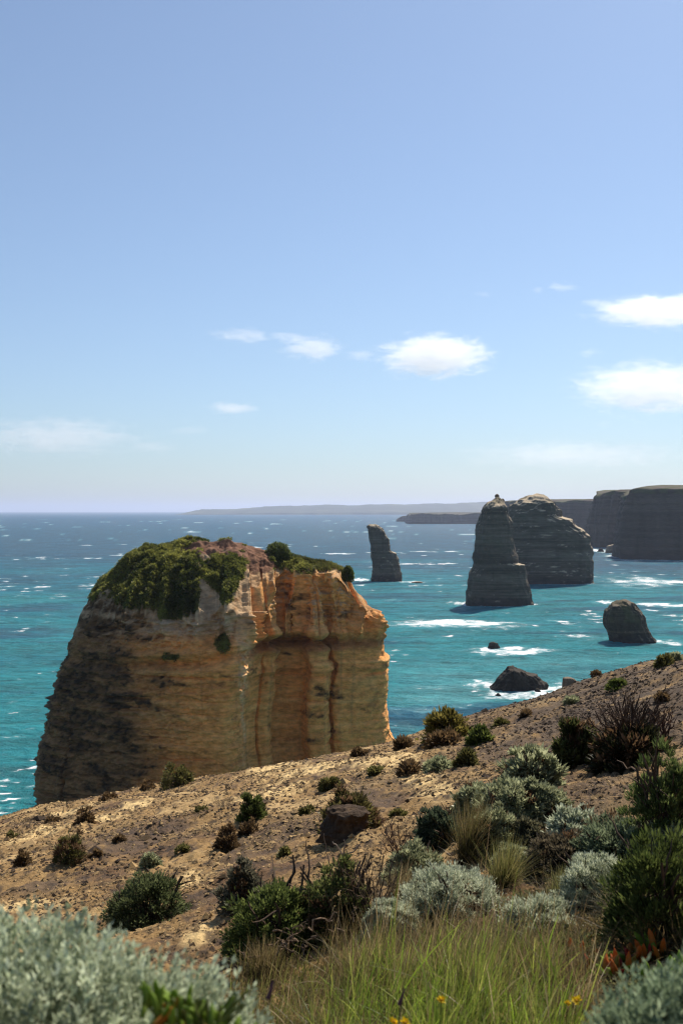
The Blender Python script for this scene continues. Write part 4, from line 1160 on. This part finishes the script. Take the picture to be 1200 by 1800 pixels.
# the leafy thicket with exposed wood
G_T = 'large leafy shrubs'
bush(480, 1690, 185, 150, 'leafy dark green thicket with bare twisted wood, left half', ((.042, .062, .016), (.195, .235, .066)), 230, 70, lf(1670, .95), group=G_T, rc=.15, stems=7, lump=.3, topbare=.15)
bush(590, 1655, 160, 140, 'leafy dark green thicket with bare twisted wood, right half', ((.046, .062, .018), (.205, .225, .072)), 190, 60, lf(1640, .95), group=G_T, rc=.15, stems=8, lump=.32, topbare=.2, tip=.15)
dead_bush(655, 1640, 120, 130, 'dry brown twigs at the right side of the leafy thicket', 22, 0.006, 2, 3, (0.11, 0.075, 0.05))
def wood_tangle(px, py, w, h, label):
    x, y, z, W = spot(px, py, w)
    H = h / FPX * y
    root = empty('dead_wood', (x, y, z), label, 'branches')
    for k in range(26):
        a = np.array([x + rng.uniform(-.5, .5) * W, y + rng.uniform(-.1, .2), z + rng.uniform(0, .9) * H])
        b = a + np.array([rng.uniform(-.3, .3) * W, rng.uniform(-.08, .08), rng.uniform(-.5, .35) * H])
        V, F = join(stem_tree(a, b, rng.uniform(.004, .009), 0, 2, .3, 5, 1, 8))
        V[:, 2] = np.maximum(V[:, 2], ground(V[:, 0], V[:, 1]) + .004)
        mesh_obj('branch', V, F, M_WOOD, np.tile(np.array([.23, .16, .105]) * rng.uniform(.5, 1.3), (len(V), 1)), root)
wood_tangle(540, 1705, 180, 84, 'tangle of weathered branches under the leafy thicket')
def antler(px, py, w, h, label):
    x, y, z, W = spot(px, py, w)
    H = h / FPX * y
    root = empty('dead_branch', (x, y, z), label, 'branch')
    b = np.array([x, y, z])
    for pts, r in (([(0, 0, 0), (.05, 0, .4), (.0, .02, .62)], .012), ([(0, .02, .58), (-.35, .0, .9), (-.55, 0, 1.0)], .008), ([(0, .02, .6), (.1, 0, .85), (.05, 0, 1.05)], .007), ([(.0, .02, .6), (.5, 0, .72), (.95, .05, .98)], .008), ([(-.6, .1, .1), (-.8, .1, .6), (-.95, .1, 1.2)], .006), ([(-.6, .1, .15), (-.5, .05, .5), (-.72, 0, .85)], .005)):
        P_ = b + np.array(pts) * np.array([W * .5, W * .5, H])
        V, F = tube(np.array([np.interp(np.linspace(0, 1, 8), np.linspace(0, 1, 3), P_[:, i]) for i in range(3)]).T + rng.normal(0, .004, (8, 3)), r, r * .5, 6)
        mesh_obj('branch', V, F, M_WOOD, np.tile(np.array([.26, .21, .165]) * rng.uniform(.7, 1.2), (len(V), 1)), root)
antler(603, 1545, 70, 66, 'pale forked dead branch standing above the leafy thicket')

# silver mounds
G_V = 'silvery cushion mounds'
for (px, py, w, h, lab) in ((798, 1622, 215, 92, 'broad silver mound behind the green foreground grass'), (960, 1655, 170, 80, 'silver cushion right of the broad silver mound'), (690, 1650, 120, 64, 'small silver cushion left of the broad silver mound'),
                            (1052, 1612, 150, 112, 'tall rounded silver mound beside the dark right shrub')):
    bush(px, py, w, h, lab, SILVER, 420, 60, (0.022, 0.0065), rc=.095, group=G_V, mat=M_SILVER, stems=2, lump=.26, up=.6)

# right edge shrubs
bush(1180, 1660, 210, 195, 'very dark leafy shrub at the right edge', ((.030, .048, .012), (.150, .185, .050)), 200, 70, (0.045, 0.009), group=G_T, rc=.16, stems=6, lump=.28, up=.7)
bush(1180, 1500, 140, 196, 'tall upright green shrub at the right edge, above the dark one', ((.045, .070, .020), (.195, .240, .078)), 150, 80, (0.042, 0.009), group=G_T, rc=.15, stems=12, lump=.55, up=.9, low=.0, deep=.8)

# ------------------------------------------------------------------ foreground grass
def on_ground(px, py):
    """where the lines of sight through these points of the photograph meet the slope"""
    u = (px - 600) / FPX; t = (py - HOR) / FPX
    d = np.full(len(u), 6.0)
    for _ in range(14):
        ang = (EYE - ground(u * d, d)) / d
        d = np.clip(d * (ang / t) ** 1.2, 2.2, 34)
    return u * d, d

def build_grass():
    parts = []
    def field(n, px0, px1, py0, py1, roots, tips, ln, wd, spread, wind, curl=.6, green=0):
        px = rng.uniform(px0, px1, n); py = rng.uniform(py0, py1, n)
        k = ((px - (px0 + px1) / 2) / ((px1 - px0) / 2)) ** 2 + ((py - (py0 + py1) / 2) / ((py1 - py0) / 2)) ** 2 < rng.uniform(.7, 1.5, n)
        bx, by = on_ground(px[k], py[k])
        k = n2(bx * 6, by * 6) + rng.normal(0, .45, len(bx)) > -.2
        bx, by = bx[k], by[k]; m = len(bx)
        hue = np.clip(.5 + .7 * n2(bx * 3.2 + 9, by * 3.2), 0, 1)[:, None]
        tone = (.55 + .7 * rng.uniform(0, 1, (m, 1)) ** 1.5) * (.75 + .5 * np.clip(.5 + n2(bx * 8, by * 8), 0, 1)[:, None])
        cr = lerp(pal_pick(roots, m), pal_pick(((.16, .11, .05),), m), .55 * hue * (1 - .8 * green)) * (.55 + .2 * green)
        ct = lerp(pal_pick(tips, m), pal_pick(TN, m), .6 * hue * (1 - .8 * green)) * tone * (1 + .35 * green)
        lens = ln * (.65 + .6 * np.clip(.5 + n2(bx * 4 + 3, by * 4), 0, 1)) * (1 + .5 * (rng.uniform(0, 1, m) > .93))
        parts.append(blades(m, bx, by, ground(bx, by) - .01, lens, wd, .03, spread, cr, ct, 6, wind, curl=curl))
    GR = ((.11, .145, .018), (.085, .12, .015), (.15, .15, .03)); GT = ((.28, .42, .04), (.38, .42, .08), (.22, .35, .035))
    TN = ((.44, .33, .16), (.36, .28, .11), (.30, .20, .11))
    field(9000, 560, 1010, 1740, 2050, GR, GT, .36, .0055, .58, (.18, 0), 1.0, green=.9)
    field(7000, 600, 980, 1690, 1800, GR, GT + TN, .33, .0048, .55, (.18, 0), .9, green=.4)
    field(420, 480, 1050, 1640, 1950, ((.25, .19, .10),), ((.5, .42, .26), (.4, .3, .17)), .42, .0085, .7, (.1, -.1), 1.5)
    field(500, 560, 1010, 1700, 2000, GR, GT, .5, .010, .45, (.1, 0), 1.2, green=1)
    field(5500, 560, 1020, 1640, 1740, ((.13, .12, .035), (.11, .11, .025)), TN, .30, .0042, .5, (.14, 0), .8)
    field(5000, 390, 640, 1700, 1830, ((.14, .12, .04), (.16, .12, .05)), TN + GT, .22, .0045, .7, (.15, 0), .9)
    field(4500, 420, 700, 1800, 2050, ((.14, .13, .03),), TN + GT, .30, .0045, .6, (.15, 0), .9)
    field(900, 560, 1020, 1680, 1900, ((.13, .11, .04),), ((.34, .22, .14), (.40, .29, .17)), .56, .0032, .4, (.14, 0), .7)
    field(2500, 920, 1060, 1700, 1850, ((.16, .12, .06), (.12, .12, .035)), TN, .26, .0042, .9, (-.1, -.1), 1.0)
    field(900, 1000, 1230, 1640, 1690, ((.16, .12, .06),), TN, .24, .0042, .9, (-.2, -.1), 1.0)
    field(3000, 880, 1200, 1850, 2100, ((.13, .13, .04),), TN + GT, .28, .0046, .6, (.1, 0), .9)
    # sparse dry stems between the cushions
    field(1500, 690, 1210, 1480, 1640, ((.16, .12, .06),), TN, .22, .0045, .8, (.0, -.1), .9)
    Vs, Fs, Cs, o = [], [], [], 0
    for V, F, C in parts:
        Vs.append(V); Fs.append(F + o); Cs.append(C); o += len(V)
    ob = mesh_obj('grass', np.vstack(Vs), np.vstack(Fs), M_GRASS, np.vstack(Cs))
    tag(ob, 'long green and straw coloured grass in the foreground', kind='stuff')
build_grass()

# low creeping growth between the cushions: nobody could count it
def build_ground_cover():
    n = 9000
    px = rng.uniform(660, 1260, n); py = rng.uniform(1440, 1760, n)
    k = (py > 1650 - 0.28 * (px - 660) - 40) & (py < 1790)
    bx, by = on_ground(px[k], py[k])
    m = len(bx)
    den = n2(bx * 1.6 + 3, by * 1.6) + .5 * n2(bx * 4, by * 4) + rng.normal(0, .2, m)
    k = den > -.05
    bx, by = bx[k], by[k]; m = len(bx)
    bz = ground_detail(bx, by)[0]
    per = 14
    q = rng.normal(size=(m, per, 3)); q[..., 2] = np.abs(q[..., 2]) * .8; q /= np.linalg.norm(q, axis=-1, keepdims=True)
    pos = np.stack([bx, by, bz], 1)[:, None, :] + q * rng.uniform(.01, .07, (m, per, 1))
    tone = np.clip(.5 + .5 * n2(bx * 2.5, by * 2.5) + rng.normal(0, .2, m), 0, 1)
    c0 = lerp(np.array([.10, .065, .03]), np.array([.13, .15, .06]), tone[:, None])
    c = c0[:, None, :] * rng.uniform(.6, 1.5, (m, per, 1))
    V, F, C = leaves(pos.reshape(-1, 3), q.reshape(-1, 3), .032, .009, c.reshape(-1, 3))
    tag(mesh_obj('ground_cover', V, F, M_LEAF, C), 'low brown and olive creeping growth between the cushions', kind='stuff')
build_ground_cover()

# ------------------------------------------------------------------ succulents, flowers, close bushes
def finger_mesh(name, L_, r, bend, c0, c1):
    n = 7
    t = np.linspace(0, 1, n)
    rad = r * np.interp(t, [0, .2, .6, .88, 1], [.55, .9, 1, .7, .08])
    ang = np.arange(6) / 6 * 2 * np.pi
    tri = 1 + .18 * np.cos(3 * ang)
    V = np.stack([rad[:, None] * np.cos(ang) * tri + (bend * L_ * t ** 2)[:, None], rad[:, None] * np.sin(ang) * tri, (L_ * t)[:, None] + 0 * ang], -1).reshape(-1, 3)
    C = np.repeat(lerp(np.array(c0), np.array(c1), t[:, None] ** 1.3), 6, 0)
    return mesh_data(name, V, grid_faces(n, 6, True), M_PETAL, C)
FING = [finger_mesh('leaf', .055, .0075, .25, (.13, .20, .025), (.24, .36, .04)), finger_mesh('leaf', .06, .007, .15, (.16, .14, .02), (.5, .12, .02)), finger_mesh('leaf', .06, .0075, .2, (.35, .2, .03), (.62, .16, .03)),
        finger_mesh('leaf', .05, .006, .3, (.12, .15, .03), (.30, .22, .04)), finger_mesh('leaf', .05, .006, .2, (.10, .03, .02), (.3, .04, .03))]
def succulent(px, py, w, n, label, pick, size=1.0, zoff=0.0, at=None, hgt=0.0):
    if at is None:
        x, y, z, W = spot(px, py, w)
    else:
        y = at; x = float(X(px, y)); W = w / FPX * y; z = float(ground(x, y))
    root = empty('succulent', (x, y, z), label, 'succulent', 'creeping succulents')
    V, F = join([tube([(rng.uniform(-.5, .5) * W + x, y + rng.uniform(-.2, .2) * W, z + .005), (x + rng.uniform(-.2, .2) * W, y, z + .02 + hgt * .5), (rng.uniform(-.5, .5) * W + x, y + rng.uniform(-.2, .2) * W, z + .02 + hgt)], .005, .003, 5) for _ in range(6 if hgt == 0 else 22)])
    mesh_obj('runner', V, F, M_WOOD, np.tile(np.array([.2, .09, .06] if hgt == 0 else [.12, .15, .04]), (len(V), 1)), root)
    for k in range(n):
        o = bpy.data.objects.new('leaf', FING[pick[k % len(pick)]]); COL.objects.link(o); o.parent = root
        dx, dy = rng.uniform(-.5, .5) * W, rng.uniform(-.35, .35) * W
        zz = float(ground(x + dx, y + dy)) - z + (rng.uniform(.15, 1.0) * hgt if hgt else 0)
        o.location = (dx, dy, zz)
        o.rotation_euler = (rng.normal(0, .45), rng.normal(0, .45), rng.uniform(0, 6.28))
        o.scale = (size * rng.uniform(.8, 1.3),) * 3
    return root
succulent(1070, 1722, 70, 26, 'creeping succulent with one orange leaf pair in dry grass', (0, 3, 2, 4, 1, 0), 2.0)
succulent(1130, 1690, 70, 30, 'creeping succulent with upright orange red leaf tips', (2, 1, 4, 0, 3), 2.0)
succulent(1170, 1735, 90, 46, 'green creeping succulent at the right edge above the yellow flowers', (0, 3, 0, 0, 4), 2.0)
succulent(1000, 1690, 70, 16, 'small pale succulent half hidden in grass', (3, 0, 2), 1.8)

def flower(px, py, y, label, r=.016):
    x = float(X(px, y)); zt = float(Z(py, y)); zg = float(ground(x, y))
    root = empty('yellow_flower', (x, y, zg), label, 'flower', 'yellow daisies in the grass')
    V, F = tube([(x + .01, y + .02, zg - .01), (x - .01, y + .01, zg + .6 * (zt - zg)), (x, y, zt)], .0016, .0013, 5)
    mesh_obj('stem', V, F, M_GRASS, np.tile(np.array([.10, .13, .03]), (len(V), 1)), root)
    n = 13
    a = np.arange(n) / n * 6.283 + rng.uniform(-.1, .1, n)
    tl = .5
    t = np.stack([np.cos(a), np.sin(a) * .6 - .25, np.sin(a) * .6 + .35], 1); t /= np.linalg.norm(t, axis=1, keepdims=True)
    V, F, C = leaves(np.tile(np.array([x, y, zt]), (n, 1)), t, r, r * .55, np.tile(np.array([.85, .60, .02]), (n, 1)) * rng.uniform(.85, 1.1, (n, 1)))
    mesh_obj('petals', V, F, M_PETAL, C, root)
    Vb, Fb = uv_ball(10, 6)
    mesh_obj('flower_centre', Vb * np.array([r * .3, r * .3, r * .22]) + np.array([x, y - r * .15, zt + r * .1]), Fb, M_PETAL, np.tile(np.array([.6, .33, .02]), (len(Vb), 1)), root)
def uv_ball(nu=28, nv=14):
    th = np.linspace(0.02, np.pi - 0.02, nv); ph = np.linspace(0, 2 * np.pi, nu, endpoint=False)
    V = np.stack([np.sin(th)[:, None] * np.cos(ph), np.sin(th)[:, None] * np.sin(ph), np.cos(th)[:, None] + 0 * ph], -1).reshape(-1, 3)
    return V, grid_faces(nv, nu, True)[:, ::-1]
flower(775, 1758, 4.0, 'yellow daisy standing alone in the green grass', .020)
flower(1012, 1759, 3.9, 'yellow daisy in dry grass, right one of a close pair', .020)
flower(997, 1764, 3.9, 'smaller yellow daisy, left one of a close pair', .014)
flower(692, 1796, 3.6, 'yellow daisy at the bottom edge, left of a second one', .018)
flower(712, 1798, 3.6, 'yellow daisy at the bottom edge, right of its neighbour', .018)
flower(1155, 1731, 4.2, 'yellow daisy above the blue green bush, left of two', .017)
flower(1180, 1738, 4.2, 'yellow daisy above the blue green bush, right of two', .019)

def seed_stalk(px, py, y, label):
    x = float(X(px, y)); zt = float(Z(py, y)); zg = float(ground(x - .06, y))
    root = empty('seed_stalk', (x - .06, y, zg), label, 'flower stalk')
    V, F = tube([(x - .10, y, zg), (x - .05, y, lerp(zg, zt, .6)), (x, y, zt)], .003, .002, 6)
    mesh_obj('stem', V, F, M_WOOD, np.tile(np.array([.09, .07, .05]), (len(V), 1)), root)
    V, F = tube([(x - .012, y, zt - .035), (x - .004, y, zt - .018), (x, y, zt), (x + .004, y, zt + .012)], .006, .003, 7)
    mesh_obj('seed_head', V, F, M_WOOD, np.tile(np.array([.10, .05, .085]), (len(V), 1)), root)
seed_stalk(478, 1732, 2.7, 'dark stalk with a purple seed head left of the grass')
seed_stalk(708, 1745, 3.0, 'thin dark stalk rising from the bottom of the grass')

def close_bush(cx, cyy, rx, ry, ztop, label, pal, shoots, per, leaf, group, name='shrub', mat=None, seed=1.0, lump=.12):
    z0 = float(ground(cx, cyy)) - .05
    H = ztop - z0
    root = empty(name, (cx, cyy, z0), label, 'shrub', group)
    d, p = dome_points(shoots, rx, ry, H, seed, lump, -.05)
    p = p * rng.uniform(.82, 1.0, (len(p), 1))
    base = np.array([cx, cyy, z0]) + p
    # each shoot: leaves up a short stalk
    ax = d * .6 + np.array([.05, 0, .75]) + rng.normal(0, .22, d.shape); ax /= np.linalg.norm(ax, axis=1, keepdims=True)
    ln = rng.uniform(.05, .11, (len(p), 1, 1))
    s = rng.uniform(0, 1, (len(p), per, 1))
    pos = base[:, None, :] + ax[:, None, :] * s * ln
    q = rng.normal(size=(len(p), per, 3)); q /= np.linalg.norm(q, axis=-1, keepdims=True)
    t = q * .7 + ax[:, None, :]; t /= np.linalg.norm(t, axis=-1, keepdims=True)
    tone = np.clip(rng.uniform(.2, .8, (len(p), 1, 1)) + rng.normal(0, .15, (len(p), per, 1)), 0, 1)
    c = lerp(np.array(pal[0]), np.array(pal[1]), tone)
    V, F, C = leaves(pos.reshape(-1, 3), t.reshape(-1, 3), leaf[0], leaf[1], c.reshape(-1, 3))
    mesh_obj('foliage', V, F, mat or M_SILVER, C, root)
    parts = [tube([np.array([cx, cyy, z0]) + rng.normal(0, .05, 3) * [1, 1, 0], np.array([cx, cyy, z0]) + p[k] * .5 + rng.normal(0, .03, 3), base[k]], .007, .003, 4) for k in range(0, len(p), max(1, len(p) // 160))]
    Vt, Ft = join(parts)
    mesh_obj('twigs', Vt, Ft, M_WOOD, np.tile(np.array([.09, .07, .05]), (len(Vt), 1)), root)
    return root
NSILV = ((.16, .195, .11), (.76, .84, .60))
close_bush(-.74, 2.35, .70, .50, EYE - 1.07, 'big silvery bush out of focus in the lower left corner', NSILV, 9000, 12, (.022, .0085), 'out of focus bushes close by', seed=2.2)
close_bush(.80, 2.45, .24, .24, EYE - 1.16, 'blurred blue green bush in the lower right corner', ((.11, .16, .09), (.36, .45, .28)), 1800, 12, (.026, .007), 'out of focus bushes close by', seed=6.2)
succulent(345, 1800, 190, 300, 'lush bright green succulent out of focus at the bottom left', (0, 0, 0, 3, 0, 0, 0, 3, 0, 0, 0, 0, 0, 3, 0, 0, 0, 0, 2), .72, at=2.0, hgt=.26)
# bush on top of the great stack
def stack_bush(px, py, w, h, D, label, pal=DARK):
    x = float(X(px, D)); z0 = float(Z(py, D)); W = w / FPX * D; H = h / FPX * D
    root = empty('shrub', (x, D, z0 - .3), label, 'shrub', 'shrubs on the great stack')
    d, p = dome_points(160, W * .45, W * .4, H * .95, px * .1, .2, -.1)
    ctr = np.array([x, D, z0 - .3]) + p
    q = rng.normal(size=(len(p), 30, 3)); q /= np.linalg.norm(q, axis=-1, keepdims=True)
    pos = ctr[:, None, :] + q * .28
    tone = rng.uniform(0, 1, (len(p), 30, 1))
    V, F, C = leaves(pos.reshape(-1, 3), q.reshape(-1, 3), .26, .12, lerp(np.array(pal[0]), np.array(pal[1]), tone).reshape(-1, 3))
    mesh_obj('foliage', V, F, M_LEAF, C, root)
    V, F = join(stem_tree((x, D, z0 - .8), (x, D, z0 + H * .6), .09, 0, 4, .1, 5, 1))
    mesh_obj('stem', V, F, M_WOOD, np.tile(np.array([.07, .05, .035]), (len(V), 1)), root)
stack_bush(489, 974, 42, 21, D0 + .5, 'round dark bush on the ridge of the great stack')
stack_bush(611, 1013, 14, 18, D0 - 1, 'small dark bush perched on the right rim of the great stack')
# ------------------------------------------------------------------ air and clouds
def box_mesh(name, lo, hi, mat):
    lo, hi = np.array(lo, float), np.array(hi, float)
    V = np.array([[(lo, hi)[i][0], (lo, hi)[j][1], (lo, hi)[k][2]] for k in (0, 1) for j in (0, 1) for i in (0, 1)])
    F = np.array([(0, 2, 3, 1), (4, 5, 7, 6), (0, 1, 5, 4), (2, 6, 7, 3), (0, 4, 6, 2), (1, 3, 7, 5)])
    return mesh_obj(name, V, F, mat, smooth=False, loc=(lo + hi) / 2)

hm, hnt, hout = new_mat('sea_haze')
pv = node(hnt, 'ShaderNodeVolumePrincipled')
pv.inputs['Color'].default_value = (0.703, 0.78, 1.0, 1)
pv.inputs['Density'].default_value = 0.000050
pv.inputs['Anisotropy'].default_value = 0.35
hnt.links.new(pv.outputs[0], hout.inputs['Volume'])
tag(box_mesh('haze', (-61000, -4000, -6), (61000, 61000, 330), hm), 'thin pale sea haze over the whole coast', kind='stuff')

def cloud_mat(name, dens, seed, cover):
    m, nt, out = new_mat(name)
    L = nt.links.new
    tc = node(nt, 'ShaderNodeTexCoord')
    mp = node(nt, 'ShaderNodeMapping'); mp.inputs['Location'].default_value = (seed * 3.7, seed * 1.3, seed * 2.1)
    geo = node(nt, 'ShaderNodeNewGeometry')
    sc = node(nt, 'ShaderNodeVectorMath', operation='SCALE'); sc.inputs['Scale'].default_value = 0.001
    L(geo.outputs['Position'], sc.inputs[0]); L(sc.outputs[0], mp.inputs['Vector'])
    mp.inputs['Scale'].default_value = (0.8, 1.0, 2.3)
    nz = node(nt, 'ShaderNodeTexNoise', i_Scale=6.5, i_Detail=9.0, i_Roughness=0.75, i_Distortion=0.5)
    L(mp.outputs[0], nz.inputs['Vector'])
    # distance from the middle of the cloud in its own (unit) space
    ob = node(nt, 'ShaderNodeVectorMath', operation='LENGTH'); L(tc.outputs['Object'], ob.inputs[0])
    fall = node(nt, 'ShaderNodeMapRange'); fall.inputs['From Min'].default_value = 0.15; fall.inputs['From Max'].default_value = 1.0
    fall.inputs['To Min'].default_value = cover + 0.04; fall.inputs['To Max'].default_value = -0.27
    L(ob.outputs['Value'], fall.inputs['Value'])
    ad = node(nt, 'ShaderNodeMath', operation='ADD'); L(nz.outputs['Fac'], ad.inputs[0]); L(fall.outputs[0], ad.inputs[1])
    mr = node(nt, 'ShaderNodeMapRange', interpolation_type='SMOOTHSTEP'); mr.inputs['From Min'].default_value = 0.48; mr.inputs['From Max'].default_value = 0.70
    mr.inputs['To Max'].default_value = dens * 0.62
    L(ad.outputs[0], mr.inputs['Value'])
    v = node(nt, 'ShaderNodeVolumePrincipled'); v.inputs['Color'].default_value = (1.0, 1.0, 1.0, 1); v.inputs['Anisotropy'].default_value = 0.45
    L(mr.outputs[0], v.inputs['Density'])
    L(v.outputs[0], out.inputs['Volume'])
    return m

def uv_ball(nu=28, nv=14):
    th = np.linspace(0.02, np.pi - 0.02, nv); ph = np.linspace(0, 2 * np.pi, nu, endpoint=False)
    V = np.stack([np.sin(th)[:, None] * np.cos(ph), np.sin(th)[:, None] * np.sin(ph), np.cos(th)[:, None] + 0 * ph], -1).reshape(-1, 3)
    return V, grid_faces(nv, nu, True)[:, ::-1]

CLOUDS = [  # photo x, y, half width, half height, density, cover, label
    (430, 590, 80, 17, .0040, .12, 'thin ragged cloud streak, leftmost of the middle string'),
    (548, 612, 66, 25, .0060, .20, 'puffy cloud between the ragged streak and the big bright cloud'),
    (508, 594, 56, 13, .0040, .12, 'faint wisp joining the ragged streak to the puffy cloud'),
    (628, 625, 44, 13, .0045, .14, 'small flat cloud just left of the big bright cloud'),
    (765, 626, 104, 40, .0080, .30, 'big bright cumulus above the slim sea stack'),
    (1160, 548, 130, 30, .0070, .26, 'long white cloud cut by the right edge, upper one'),
    (1065, 535, 66, 11, .0030, .10, 'thin veil left of the long white cloud'),
    (1135, 526, 24, 11, .0060, .22, 'little round puff on top of the long white cloud'),
    (990, 505, 34, 14, .0050, .12, 'small torn cloud, highest of all'),
    (943, 511, 15, 8, .0045, .15, 'tiny puff left of the highest torn cloud'),
    (848, 517, 26, 9, .0025, .08, 'faint scrap of cloud high above the tapering stack'),
    (1140, 682, 150, 52, .0055, .22, 'broad white cloud low at the right edge'),
    (1036, 620, 26, 11, .0050, .16, 'small puff between the two right edge clouds'),
    (408, 717, 56, 13, .0060, .20, 'small lens shaped cloud above the green domed stack'),
    (95, 768, 190, 42, .0022, .16, 'wide soft cloud bank low over the left horizon'),
    (275, 785, 60, 17, .0020, .12, 'faint tail of the left cloud bank'),
    (335, 757, 48, 14, .0024, .12, 'pale small cloud between the bank and the lens cloud'),
    (1010, 800, 260, 34, .0016, .12, 'very faint cloud band low over the mainland cliffs'),
    (1064, 746, 26, 10, .0022, .10, 'faint speck of cloud under the broad white cloud'),
    (-260, 650, 170, 45, .0050, .22, 'white cloud left of the picture'),
    (1560, 600, 200, 60, .0060, .24, 'white cloud right of the picture'),
]
_cb = uv_ball()
def build_clouds():
    for i, (px, py, hw, hh, de, co, lab) in enumerate(CLOUDS):
        if px < 0 or px > 1400: continue
        D = 9000.0
        me = mesh_data('cloud', _cb[0], _cb[1], cloud_mat('cloud_vapour_%d' % i, de, i * 1.7 + 0.6, co))
        o = bpy.data.objects.new('cloud', me); COL.objects.link(o)
        o.location = (float(X(px, D)), D, float(Z(py, D)))
        o.scale = (1.55 * hw / FPX * D, max(hw * 0.7, hh) / FPX * D, 1.6 * hh / FPX * D)
        tag(o, lab, 'cloud', 'fair weather clouds')
build_clouds()
